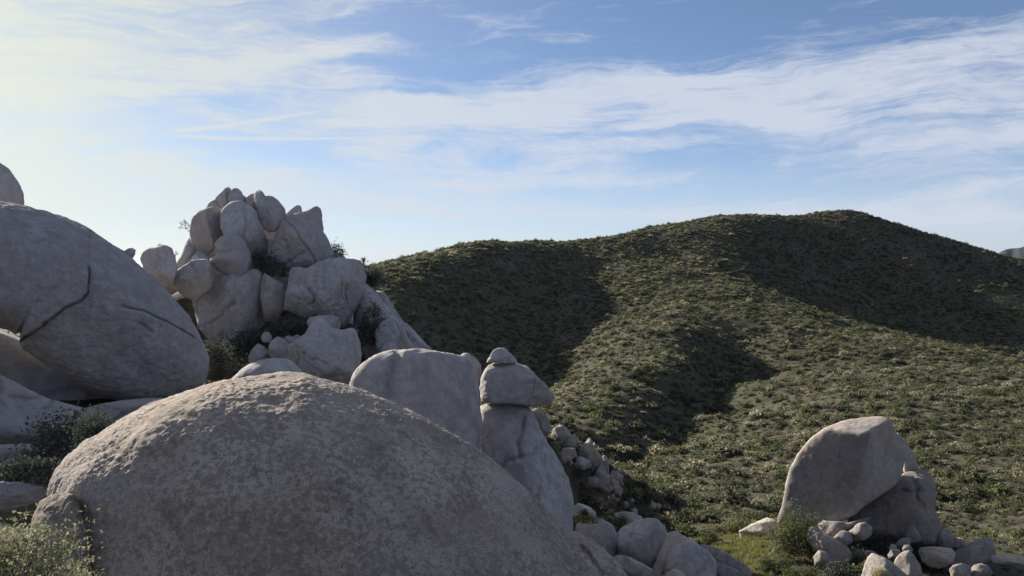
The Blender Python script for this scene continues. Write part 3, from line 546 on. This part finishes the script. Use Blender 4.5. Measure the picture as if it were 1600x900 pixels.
RR = [('thin ledge of rock in the gap beneath the tilted boulder', [(1278,822),(1286,813),(1308,815),(1330,817),(1350,809),(1364,805),(1358,814),(1334,826),(1308,838),(1288,842)], 40, 'varn'),
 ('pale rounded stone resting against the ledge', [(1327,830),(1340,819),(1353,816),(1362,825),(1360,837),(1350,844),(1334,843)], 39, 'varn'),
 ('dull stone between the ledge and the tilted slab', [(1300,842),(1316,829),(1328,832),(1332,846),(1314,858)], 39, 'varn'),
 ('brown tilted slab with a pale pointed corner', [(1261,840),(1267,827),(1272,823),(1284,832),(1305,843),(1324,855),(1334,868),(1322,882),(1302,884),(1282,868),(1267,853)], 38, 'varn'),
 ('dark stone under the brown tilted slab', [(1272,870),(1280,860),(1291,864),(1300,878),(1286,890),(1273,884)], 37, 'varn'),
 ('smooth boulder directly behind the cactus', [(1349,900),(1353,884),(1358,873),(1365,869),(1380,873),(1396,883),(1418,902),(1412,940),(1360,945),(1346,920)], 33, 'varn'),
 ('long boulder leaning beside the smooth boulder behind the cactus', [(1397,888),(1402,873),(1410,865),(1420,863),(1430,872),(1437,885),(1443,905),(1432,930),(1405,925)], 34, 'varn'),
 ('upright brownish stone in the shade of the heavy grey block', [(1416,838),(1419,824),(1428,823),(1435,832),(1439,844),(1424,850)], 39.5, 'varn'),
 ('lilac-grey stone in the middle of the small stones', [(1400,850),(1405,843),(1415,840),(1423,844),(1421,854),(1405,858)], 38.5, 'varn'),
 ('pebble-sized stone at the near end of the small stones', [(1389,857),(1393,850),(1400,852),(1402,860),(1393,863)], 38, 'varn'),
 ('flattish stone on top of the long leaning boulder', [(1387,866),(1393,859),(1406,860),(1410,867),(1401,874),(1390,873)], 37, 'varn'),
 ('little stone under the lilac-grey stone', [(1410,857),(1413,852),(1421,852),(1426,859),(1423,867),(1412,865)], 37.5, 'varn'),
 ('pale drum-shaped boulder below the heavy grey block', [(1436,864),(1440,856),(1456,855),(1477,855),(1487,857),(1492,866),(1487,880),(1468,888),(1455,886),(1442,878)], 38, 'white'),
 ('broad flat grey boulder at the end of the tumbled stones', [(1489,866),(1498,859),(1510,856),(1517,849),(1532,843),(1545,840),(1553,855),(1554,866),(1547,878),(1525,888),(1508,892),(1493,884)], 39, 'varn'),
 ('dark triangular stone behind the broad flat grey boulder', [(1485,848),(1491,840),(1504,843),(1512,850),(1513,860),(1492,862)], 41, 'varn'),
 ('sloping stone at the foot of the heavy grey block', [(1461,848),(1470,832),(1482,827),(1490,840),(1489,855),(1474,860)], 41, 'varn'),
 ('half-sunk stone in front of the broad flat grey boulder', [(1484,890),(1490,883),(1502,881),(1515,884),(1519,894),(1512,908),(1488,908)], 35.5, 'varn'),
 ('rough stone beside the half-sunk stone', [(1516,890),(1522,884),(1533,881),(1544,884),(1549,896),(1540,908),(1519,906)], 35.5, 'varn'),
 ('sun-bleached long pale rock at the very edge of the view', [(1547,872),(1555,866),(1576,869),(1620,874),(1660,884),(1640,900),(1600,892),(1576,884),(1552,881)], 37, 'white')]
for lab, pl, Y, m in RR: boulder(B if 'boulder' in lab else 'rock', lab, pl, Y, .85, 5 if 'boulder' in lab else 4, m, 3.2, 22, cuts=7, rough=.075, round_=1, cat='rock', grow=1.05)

# loose stones strewn over the outcrop and among the tumbled rocks
def stone_shape(seed):
    r_ = np.random.default_rng(seed); U, F = ico(3); G = np.ones(len(U))
    for k in range(9):
        n = r_.normal(size=3); n /= np.linalg.norm(n); G = G + np.maximum(0, U @ n / r_.uniform(.6, .95)) ** 14
    V = U / (G ** (1 / 14))[:, None]; V = V * (1 + .16 * fbm(V * 1.5 + seed, 4))[:, None] * np.array([1, r_.uniform(.7, 1), r_.uniform(.55, .9)])
    return mesh_np('loose_stone', V, F)
STONES = [stone_shape(s_) for s_ in range(5)]
for m_, k_ in zip(STONES, (G_VARN, G_VARN, G_VARN, G_MID, G_VARN)): m_.materials.append(k_)
def strew(label, group, n, pick, size, seed):
    r_ = np.random.default_rng(seed)
    for i in range(n):
        px, py = pick(r_); Y = ground_hit(px, py, 30, 120); p_ = at(px, py, Y); sz = size * math.exp(r_.normal(-.15, .45))
        o = link('loose_stone', STONES[r_.integers(0, 5)], None, None, (p_[0], p_[1], p_[2] - sz * .08)); o.scale = (sz, sz, sz); o.rotation_euler = (r_.uniform(-.4, .4), r_.uniform(-.4, .4), r_.uniform(0, 6.28)); tag(o, label, 'stone', group)
strew('small angular stone strewn among the bigger rocks of the far outcrop', 'stones of the far outcrop', 26, lambda r_: (lambda t: (870 + 95 * t + r_.normal(0, 11), 688 + 78 * t + r_.normal(0, 13)))(r_.uniform(0, 1)), .55, 1)
strew('small loose stone on the shady slope of the near spur', 'stones on the slope of the near spur', 16, lambda r_: (r_.uniform(930, 1060), r_.uniform(770, 806)), .4, 2)
strew('small loose stone in the dark brush before the heavy grey block', 'stones in the dark brush', 14, lambda r_: (r_.uniform(1335, 1420), r_.uniform(838, 885)), .22, 3)
strew('small angular rubble stone around the foot of the heavy grey block', 'rubble round the heavy grey block', 60, lambda r_: (r_.uniform(1270, 1560), r_.uniform(838, 896)), .2, 4)
strew('small angular rubble stone between the tumbled rocks below the dome', 'rubble below the dome', 24, lambda r_: (r_.uniform(900, 1180), r_.uniform(815, 896)), .18, 5)

# ------------------------------------------------------------------ plants
def leaves(Cn, size, r_, aspect=0.55, upward=0.35, outw=None):
    """one quad per centre, turned at random (a little outward and up)"""
    n = len(Cn); nrm = r_.normal(size=(n, 3)); nrm[:, 2] += upward
    if outw is not None: nrm += outw
    nrm /= np.linalg.norm(nrm, axis=1)[:, None]
    t = np.cross(nrm, r_.normal(size=(n, 3))); t /= np.linalg.norm(t, axis=1)[:, None]; b = np.cross(nrm, t)
    sz = (size * r_.uniform(.6, 1.4, n))[:, None] if np.isscalar(size) else size[:, None]
    t = t * sz; b = b * sz * aspect
    V = np.stack([Cn - t, Cn - b * .9 + t * .1, Cn + t, Cn + b * .9 + t * .1], 1).reshape(-1, 3)
    return V, np.arange(4 * n).reshape(n, 4)
def shrub_proto(seed, n=110, k=8, leaf=.20, flat=.75):
    """a rounded desert shrub: lumpy twig mass inside, small leaf sprays outside"""
    r_ = np.random.default_rng(seed); U, F = ico(2); F = F[(U[F][:, :, 2] > -.3).all(1)]
    V = U * (1 + .55 * fbm(U * 1.6 + seed, 3))[:, None] * np.array([.56, .56, flat * .62]); V[:, 2] = np.maximum(V[:, 2], -.05)
    Cn = U[r_.integers(0, len(U), n)]; Cn[:, 2] = np.abs(Cn[:, 2]); Cn = Cn + r_.normal(size=(n, 3)) * .12
    rad = (1 + .6 * fbm(Cn * 1.6 + seed, 3)) * r_.uniform(.70, 1.02, n); out = Cn / np.linalg.norm(Cn, axis=1)[:, None]
    Cn = out * rad[:, None] * np.array([.86, .86, flat]); Vl, Fl = leaves(Cn, leaf, r_, .6, .4, out * .8)
    global SHRUB_CORE; SHRUB_CORE = len(F)
    tri = np.concatenate([Fl[:, :3], Fl[:, [0, 2, 3]]])
    return np.concatenate([V, Vl]), np.concatenate([F, tri + len(V)])
def tube(V, F, pts, rad, sides=5):
    pts = np.array(pts, float); base = sum(len(v) for v in V)
    for i, p_ in enumerate(pts):
        t = pts[min(i + 1, len(pts) - 1)] - pts[max(i - 1, 0)]; t = t / (np.linalg.norm(t) + 1e-9)
        a = np.cross(t, (0.3, 0.5, 0.81)); a /= np.linalg.norm(a) + 1e-9; b = np.cross(t, a)
        rr = rad * (1 - 0.8 * i / (len(pts) - 1)); th = np.linspace(0, 6.283, sides, endpoint=False)
        V.append(p_ + rr * (np.cos(th)[:, None] * a + np.sin(th)[:, None] * b))
    for i in range(len(pts) - 1):
        for s_ in range(sides):
            F.append((base + i * sides + s_, base + i * sides + (s_ + 1) % sides, base + (i + 1) * sides + (s_ + 1) % sides, base + (i + 1) * sides + s_))
def bush(name, label, base, size, n, leaf, mat, seed, k=14, group=None, aspect=.5, spread=.2):
    """a shrub: woody stems from the base and leaves clustered at their ends"""
    r_ = np.random.default_rng(seed); base = np.array(base, float); size = np.array(size, float)
    root = tag(link(name, None, None, None, base.tolist()), label, 'shrub', group)
    V, F, tips = [], [], []
    for i in range(k):
        a = r_.uniform(0, 6.283); h = r_.uniform(.25, 1) ; rr = math.sqrt(max(0, 1 - h * h * .75)) * r_.uniform(.35, 1)
        tip = np.array([math.cos(a) * rr, math.sin(a) * rr, h]) * size; mid = tip * np.array([.45, .45, .6]) + r_.normal(size=3) * .05 * size
        tube(V, F, [np.zeros(3) - (0, 0, .05), mid * .5, mid, tip], .022 * size.mean() + .002, 4); tips.append(tip)
        for j in range(3):
            t2 = tip + r_.normal(size=3) * size * .2; t2[2] = max(.04, t2[2]); tube(V, F, [mid, (mid + t2) / 2 + r_.normal(size=3) * .02 * size, t2], .010 * size.mean() + .001, 4); tips.append(t2)
    link('stems', mesh_np('stems', np.concatenate(V), np.array(F)), BARK, root)
    tips = np.array(tips); own = r_.integers(0, len(tips), n)
    Cn = tips[own] + r_.normal(size=(n, 3)) * size * np.array([spread, spread, spread * .8]) ; Cn[:, 2] = np.maximum(Cn[:, 2], .02)
    Vl, Fl = leaves(Cn, leaf, r_, aspect, .5); link('foliage', mesh_np('foliage', Vl, Fl, False), mat, root)
    return root

def pos(px, py, Y): return at(px, py, Y)
def onground(px, Y, sink=0.03):
    x = (px - 800) / FPX * Y; return np.array([x, Y, float(height(x, Y)) - sink])

# bright bush in the near corner
bush('leafy_bush', 'bright yellow-green leafy bush in the near corner before the foreground dome', pos(30, 990, 6.3), (.54, .5, .72), 7000, .017, L_BRIGHT, 5, k=26, spread=.13, aspect=.55)
bush('leafy_bush', 'grey-green twiggy bush growing against the corner chip of the dome', pos(112, 975, 6.9), (.27, .3, .46), 2600, .016, L_BRIGHT, 6, k=16, spread=.14, aspect=.5)
# brush in the shaded hollow and the pile
bush('shrub', 'dark spreading shrub under the long low slab', pos(95, 725, 20), (1.1, .8, .95), 2600, .055, L_DARK, 11)
bush('shrub', 'small dark shrub on the pale sand of the hollow', pos(45, 765, 17.5), (.75, .5, .55), 1600, .05, L_DARK, 12)
bush('shrub', 'dark shrub at the foot of the hollow beside the foreground dome', pos(140, 715, 19), (.7, .6, .8), 1800, .05, L_DARK, 13)
bush('shrub', 'tall dark brush between the cracked dome and the low smooth slab', pos(345, 600, 41.5), (1.15, .9, 1.7), 3200, .085, L_DARK, 14)
bush('shrub', 'wide dark brush filling the hollow of the boulder pile', pos(400, 555, 45.5), (1.5, .9, 1.1), 3000, .085, L_DARK, 15)
bush('shrub', 'dark brush under the fissured block of the pile', pos(455, 525, 46.2), (1.4, .9, 1.1), 2400, .08, L_DARK, 16)
bush('shrub', 'dark brush wedged below the egg-shaped boulder of the pile', pos(418, 432, 49.3), (1.1, .7, 1.2), 2000, .08, L_DARK, 17)
bush('shrub', 'dark brush in the shadow between the fissured block and the sloping slab', pos(582, 540, 48.2), (1.0, .8, 2.0), 2200, .08, L_DARK, 18)
bush('shrub', 'dark tuft of brush behind the wedge-topped boulder', pos(526, 407, 52.3), (.5, .5, .85), 900, .06, L_DARK, 19)
bush('shrub', 'dark bushy clump under the yucca', pos(580, 448, 51.5), (.85, .7, 1.15), 2000, .07, L_DARK, 20)
# bare twigs
def twigs(name, label, base, lean, length, seed, depth=4, n0=3, parent=None):
    r_ = np.random.default_rng(seed); V, F = [], []
    def grow(p_, d_, L, lev, rad):
        d_ = d_ / np.linalg.norm(d_); q1 = p_ + d_ * L * .5 + r_.normal(size=3) * L * .06; q2 = p_ + d_ * L + r_.normal(size=3) * L * .1
        tube(V, F, [p_, q1, q2], rad, 4)
        if lev:
            for k in range(3):
                grow(q1 + (q2 - q1) * r_.uniform(.2, 1), d_ + r_.normal(size=3) * .55, L * r_.uniform(.5, .75), lev - 1, rad * .62)
    for k in range(n0): grow(np.zeros(3), np.array(lean) + r_.normal(size=3) * .3, length, depth, .035)
    o = link(name, mesh_np(name, np.concatenate(V), np.array(F)), BARK, parent, None if base is None else np.asarray(base).tolist())
    if label: tag(o, label, 'bare shrub')
    return o
twigs('bare_shrub', 'leafless twiggy shrub sticking out beside the tall rounded boulder', pos(298, 366, 50), (-.75, 0, .75), .55, 3, 4, 2)
twigs('bare_shrub', 'dry twigs on top of the lone flat-topped boulder', pos(252, 389, 45), (.1, 0, 1), .16, 4, 3, 3)
twigs('bare_shrub', 'dry sprig between the lone flat-topped boulder and the leaning slab', pos(273, 402, 46), (.1, 0, 1), .2, 8, 3, 3)
# yucca
def yucca(label, base, h, seed):
    r_ = np.random.default_rng(seed); root = tag(link('yucca', None, None, None, np.asarray(base).tolist()), label, 'yucca')
    V, F = [], []; tube(V, F, [(0, 0, -.1), (.02, 0, h * .4), (.0, 0, h * .75)], .10, 6); link('trunk', mesh_np('trunk', np.concatenate(V), np.array(F)), BARK, root)
    Vl, Fl = [], []
    for k in range(90):
        a = r_.uniform(0, 6.283); e_ = r_.uniform(-.35, 1.5); d_ = np.array([math.cos(a) * math.cos(e_), math.sin(a) * math.cos(e_), math.sin(e_)]); s_ = np.cross(d_, (0, 0, 1.0)); s_ /= np.linalg.norm(s_) + 1e-6
        o_ = np.array([0, 0, h * r_.uniform(.5, .78)]); L = h * r_.uniform(.3, .42); b0 = len(Vl)
        Vl += [o_ - s_ * .022, o_ + s_ * .022, o_ + d_ * L * .6 + s_ * .016 - (0, 0, .0), o_ + d_ * L - (0, 0, .03), o_ + d_ * L * .6 - s_ * .016]; Fl += [(b0, b0 + 1, b0 + 2, b0 + 4), (b0 + 4, b0 + 2, b0 + 3, b0 + 3)]
    me = bpy.data.meshes.new('leaves'); me.from_pydata([tuple(v) for v in Vl], [], [f if f[2] != f[3] else f[:3] for f in Fl]); link('leaves', me, L_DARK, root)
yucca('spiky yucca silhouetted on the edge of the boulder pile', pos(568, 424, 51), .98, 3)
# cactus with its round ribbed head just in view
def cactus():
    base = onground(1383, 22); top = at(1383, 888.5, 22); H = top[2] - base[2]; n, m = 90, 40
    V = []
    for j in range(m + 1):
        t = j / m; z = H * t; rr = .21 if z < H - .24 else .21 * math.sqrt(max(0, 1 - ((z - H + .24) / .24) ** 2)); rr *= .86 + .14 * min(1, z / .5)
        for i in range(n):
            a = 6.28318 * i / n; k = 1 + .07 * math.cos(a * 18); V.append((math.cos(a) * rr * k, math.sin(a) * rr * k, z))
    F = [(j * n + i, j * n + (i + 1) % n, (j + 1) * n + (i + 1) % n, (j + 1) * n + i) for j in range(m) for i in range(n)]
    root = tag(link('cactus', None, None, None, base.tolist()), 'round-headed ribbed cactus bristling with pale spines, before the smooth boulder', 'cactus')
    link('body', mesh_np('body', np.array(V), np.array(F)), plain('cactus_skin', (.42, .37, .22)), root)
    r_ = np.random.default_rng(2); Vs, Fs = [], []
    for i in range(18):
        a = 6.28318 * i / 18
        for z in np.arange(H - .8, H - .004, .014):
            rr = (.21 if z < H - .24 else .21 * math.sqrt(max(0, 1 - ((z - H + .24) / .24) ** 2))) * 1.06; o_ = np.array([math.cos(a) * rr, math.sin(a) * rr, z]); up = max(0, (z - H + .24) / .24)
            for k in range(12):
                d_ = np.array([math.cos(a) * (1 - up * .6), math.sin(a) * (1 - up * .6), up]) + r_.normal(size=3) * .65; d_ /= np.linalg.norm(d_); s_ = np.cross(d_, r_.normal(size=3)); s_ /= np.linalg.norm(s_); b0 = len(Vs)
                Vs += [o_ - s_ * .006, o_ + s_ * .006, o_ + d_ * .045]; Fs.append((b0, b0 + 1, b0 + 2))
    link('spines', mesh_np('spines', np.array(Vs), np.array(Fs), False), plain('cactus_spines', (.72, .66, .46)), root)
cactus()
# greenery round the tilted boulder and the tumbled rocks
def gbush(label, px, Y, size, n, leaf, mat, seed, name='shrub'):
    return bush(name, label, onground(px, Y), size, n, leaf, mat, seed)
GB = [('airy green shrub in front of the shaded foot of the tilted boulder', 1238, 39.0, (1.05, .7, 2.0), 3600, .06, L_GREEN), ('green shrub reaching under the tilted boulder next to the airy one', 1270, 39.0, (.8, .6, 1.7), 2800, .06, L_GREEN),
 ('round olive shrub uphill of the square-cut block', 1136, 47.5, (.85, .7, .7), 1600, .065, L_GREEN), ('olive shrub next to the square-cut block', 1162, 47, (.6, .6, .55), 1200, .06, L_GREEN),
 ('olive shrub nearest the long slab', 1112, 44, (.7, .6, .6), 1300, .06, L_GREEN), ('pale-topped shrub below the green patch', 1207, 37.5, (.6, .5, .6), 1500, .05, L_GREEN), ('pale round shrub beside the low half-buried rock', 1228, 37, (.55, .5, .75), 1500, .05, L_GREEN),
 ('low olive shrub under the brown tilted slab', 1262, 36, (.75, .6, .45), 1400, .05, L_GREEN), ('dark shrub in the shade left by the square-cut block', 1240, 40.5, (.8, .6, .6), 1500, .055, L_DARK),
 ('dark shrub in the deep shade under the heavy grey block', 1372, 39.8, (.9, .6, .8), 1800, .055, L_DARK), ('dark shrub beside the small stones in the shade', 1345, 37.8, (.8, .6, .7), 1700, .055, L_DARK), ('dark shrub between the drum-shaped boulder and the heavy block', 1447, 39.5, (.7, .5, .6), 1400, .055, L_DARK), ('dark low shrub beneath the brown tilted slab', 1318, 36, (.7, .6, .5), 1400, .055, L_DARK)]
for i, (lab, px, Y, sz, n, lf, m) in enumerate(GB): gbush(lab, px, Y, sz, n, lf, m, 40 + i)
bush('shrub', 'small green tuft on the sunlit cream boulder', pos(911, 812, 34.6), (.28, .25, .4), 500, .04, L_GREEN, 71, k=8)
bush('shrub', 'sunlit green tuft behind the square-topped boulder', pos(967, 826, 35.5), (.42, .35, .55), 800, .04, L_GREEN, 72, k=8)
bush('shrub', 'dry grassy tuft on the dusky sloping rock', pos(918, 818, 32.3), (.5, .3, .22), 700, .04, L_GRASS, 73, k=8)

# grass on the sunny patch and thin straw on the hill: nobody could count it
def blades(name, label, xy, hgt, width, seed, mat):
    r_ = np.random.default_rng(seed); z = height(xy[:, 0], xy[:, 1]); n = len(xy); a = r_.uniform(0, 6.283, n); h = hgt * r_.uniform(.5, 1.3, n)
    s_ = np.stack([np.cos(a), np.sin(a), 0 * a], 1) * (width if np.isscalar(width) else width[:, None]); base = np.column_stack([xy, z - .01]); lean = r_.normal(size=(n, 3)) * .35 * h[:, None]; lean[:, 2] = h
    V = np.stack([base - s_, base + s_, base + lean], 1).reshape(-1, 3); o = link(name, mesh_np(name, V, np.arange(3 * n).reshape(n, 3), False), mat); o['kind'] = 'stuff'; o['label'] = label; o['category'] = 'grass'
r_ = np.random.default_rng(8)
Yc = r_.uniform(36.5, 49, 420); pc = r_.normal(1168, 42, 420) - (43 - Yc) * 4; cc = np.column_stack([(pc - 800) / FPX * Yc, Yc])
own = r_.integers(0, 420, 34000); gxy = cc[own] + r_.normal(size=(34000, 2)) * (.05 + .13 * r_.uniform(0, 1, 420)[own])[:, None]
blades('grass', 'sunlit green and straw grass patch around the square-cut block', gxy, .10 + .16 * r_.uniform(0, 1, 420)[own], .011, 9, L_GRASS)

# ------------------------------------------------------------------ scrub on the hill
protos = bpy.data.collections.new('shrub_shapes')
shapes = []
for i in range(6):
    V, F = shrub_proto(100 + i, 170, 0, .10 + .02 * (i % 3), .60 + .1 * (i % 3))
    me = mesh_np('desert_shrub', V, F, False); me.materials.append(L_HILL if i < 4 else L_GREEN); me.materials.append(TWIG); me.polygons.foreach_set('material_index', (np.arange(len(F)) < SHRUB_CORE).astype(np.int32)); shapes.append(me)
    o = bpy.data.objects.new('shrub_shape', me); protos.objects.link(o)
from itertools import product
def scatter(step, ylo, yhi, seed):
    r_ = np.random.default_rng(seed); ys = np.arange(ylo, yhi, step); out = []
    for y in ys:
        xs = np.arange(-y * .72 - 10, y * .75 + 14, step); out.append(np.column_stack([xs, np.full(xs.shape, y)]))
    xy = np.concatenate(out); xy += r_.uniform(-.55, .55, xy.shape) * step; return xy
xy = np.concatenate([scatter(.95, 36, 80, 1), scatter(1.08, 80, 120, 3), scatter(1.25, 120, 478, 2)])
ex = scatter(.55, 54, 68, 6); ex = ex[line_dist(ex[:, 0], ex[:, 1], [(3.4, 57), (5.2, 58.4), (8.4, 60.2), (11.8, 62), (16, 64), (20.5, 66)]) < 2.4]; xy = np.concatenate([xy, ex])      # brush on the steep shady side of the near spur
P3 = np.column_stack([xy, height(xy[:, 0], xy[:, 1])]); px, py = project(P3)
patch = fbm(np.column_stack([xy / 16.0, np.zeros(len(xy))]), 3)
r_ = np.random.default_rng(4)
keep = (px > -120) & (px < 1760) & (py < 960) & (patch * np.where(xy[:, 1] < 75, .4, 1.0) + r_.uniform(-.5, .5, len(xy)) > -.34)
keep &= ~((xy[:, 1] < 47) & ((xy[:, 0] < 2) | ((xy[:, 0] > 11.2) & (xy[:, 0] < 16.5) & (xy[:, 1] > 37))))
keep &= ~((np.hypot(xy[:, 0] + 16, xy[:, 1] - 52) < 12))
for poly, Yr, D, c in ROCKS: keep &= np.hypot(xy[:, 0] - c[0], xy[:, 1] - c[1]) > D * .9
P3, px, py, xy = P3[keep], px[keep], py[keep], xy[keep]
scl = np.clip(np.exp(r_.normal(-.55, .52, len(P3))), .25, 1.9) * np.where(P3[:, 1] < 78, np.where(P3[:, 1] < 48, .5, .68), 1.0)
# which of them the viewpoint can see
vis = (px > 2) & (px < 1598) & (py < 896)
for poly, Yr, D, c in ROCKS: vis &= ~(in_poly(px, py - 4, poly) & (Yr < P3[:, 1]))
T = np.linspace(.12, .985, 60)
Q = P3 + np.column_stack([np.zeros((len(P3), 2)), scl * .6])
for t in T: vis &= height(Q[:, 0] * t, Q[:, 1] * t) < Q[:, 2] * t + .05
near = np.argsort(np.where(vis, -scl / P3[:, 1], 0))[:300]
rot = r_.uniform(0, 6.283, len(P3)); kind = r_.integers(0, 6, len(P3))
sq = r_.uniform(.75, 1.2, len(P3))
for i in near:
    o = link('desert_shrub', shapes[kind[i]], None, None, (P3[i] - (0, 0, .04)).tolist()); o.rotation_euler = (0, 0, rot[i]); o.scale = (scl[i], scl[i], scl[i] * sq[i])
    tag(o, 'one of the nearer small scrubby desert shrubs dotting the lower hillside', 'shrub', 'nearer shrubs on the hillside')
rest = np.ones(len(P3), bool); rest[near] = False; ri = np.where(rest)[0]
me = bpy.data.meshes.new('hillside_scrub'); me.from_pydata([tuple(p_ - (0, 0, .04)) for p_ in P3[ri]], [], [])
for nm, ty, val in (('turn', 'FLOAT', rot[ri]), ('pick', 'INT', kind[ri])):
    a = me.attributes.new(nm, ty, 'POINT'); a.data.foreach_set('value', val.astype(np.int32 if ty == 'INT' else np.float32))
a = me.attributes.new('size', 'FLOAT_VECTOR', 'POINT'); a.data.foreach_set('vector', np.column_stack([scl[ri], scl[ri], scl[ri] * sq[ri]]).astype(np.float32).ravel())
scrub = link('scrub', me); scrub['kind'] = 'stuff'; scrub['label'] = 'countless small desert shrubs covering the hill'; scrub['category'] = 'scrub'
ng = bpy.data.node_groups.new('scatter_scrub', 'GeometryNodeTree')
ng.interface.new_socket('Geometry', in_out='INPUT', socket_type='NodeSocketGeometry'); ng.interface.new_socket('Geometry', in_out='OUTPUT', socket_type='NodeSocketGeometry')
gi = ng.nodes.new('NodeGroupInput'); go = ng.nodes.new('NodeGroupOutput'); ip = ng.nodes.new('GeometryNodeInstanceOnPoints'); ci = ng.nodes.new('GeometryNodeCollectionInfo')
ci.inputs['Collection'].default_value = protos; ci.inputs['Separate Children'].default_value = True; ci.inputs['Reset Children'].default_value = True
def attr(nm, ty):
    n = ng.nodes.new('GeometryNodeInputNamedAttribute'); n.data_type = ty; n.inputs['Name'].default_value = nm; return n.outputs['Attribute']
cz = ng.nodes.new('ShaderNodeCombineXYZ'); ng.links.new(attr('turn', 'FLOAT'), cz.inputs[2])
ng.links.new(gi.outputs[0], ip.inputs['Points']); ng.links.new(ci.outputs[0], ip.inputs['Instance']); ip.inputs['Pick Instance'].default_value = True
ng.links.new(attr('pick', 'INT'), ip.inputs['Instance Index']); ng.links.new(cz.outputs[0], ip.inputs['Rotation']); ng.links.new(attr('size', 'FLOAT_VECTOR'), ip.inputs['Scale']); ng.links.new(ip.outputs[0], go.inputs[0])
md = scrub.modifiers.new('scatter', 'NODES'); md.node_group = ng
print('shrubs', len(P3), 'visible', int(vis.sum()))


# ------------------------------------------------------------------ air
def haze():
    lo, hi = np.array([-31000., -2200., -76.]), np.array([31000., 41000., 62.])
    V = np.array([[(lo, hi)[(i >> k) & 1][k] for k in range(3)] for i in range(8)]); F = [(0, 2, 3, 1), (4, 5, 7, 6), (0, 1, 5, 4), (2, 6, 7, 3), (0, 4, 6, 2), (1, 3, 7, 5)]
    m, t, o = new_mat('thin_haze'); v = t.n.new('ShaderNodeVolumePrincipled'); v.inputs['Color'].default_value = (.78, .82, .98, 1); v.inputs['Density'].default_value = HAZE; v.inputs['Anisotropy'].default_value = HAZE_G
    t.l.new(v.outputs[0], o.inputs['Volume']); ob = link('haze', mesh_np('haze', V, np.array(F), False), m); ob['kind'] = 'stuff'; ob['label'] = 'thin sunlit haze in the air'; ob['category'] = 'haze'
HAZE, HAZE_G = 0.00003, 0.88
haze()
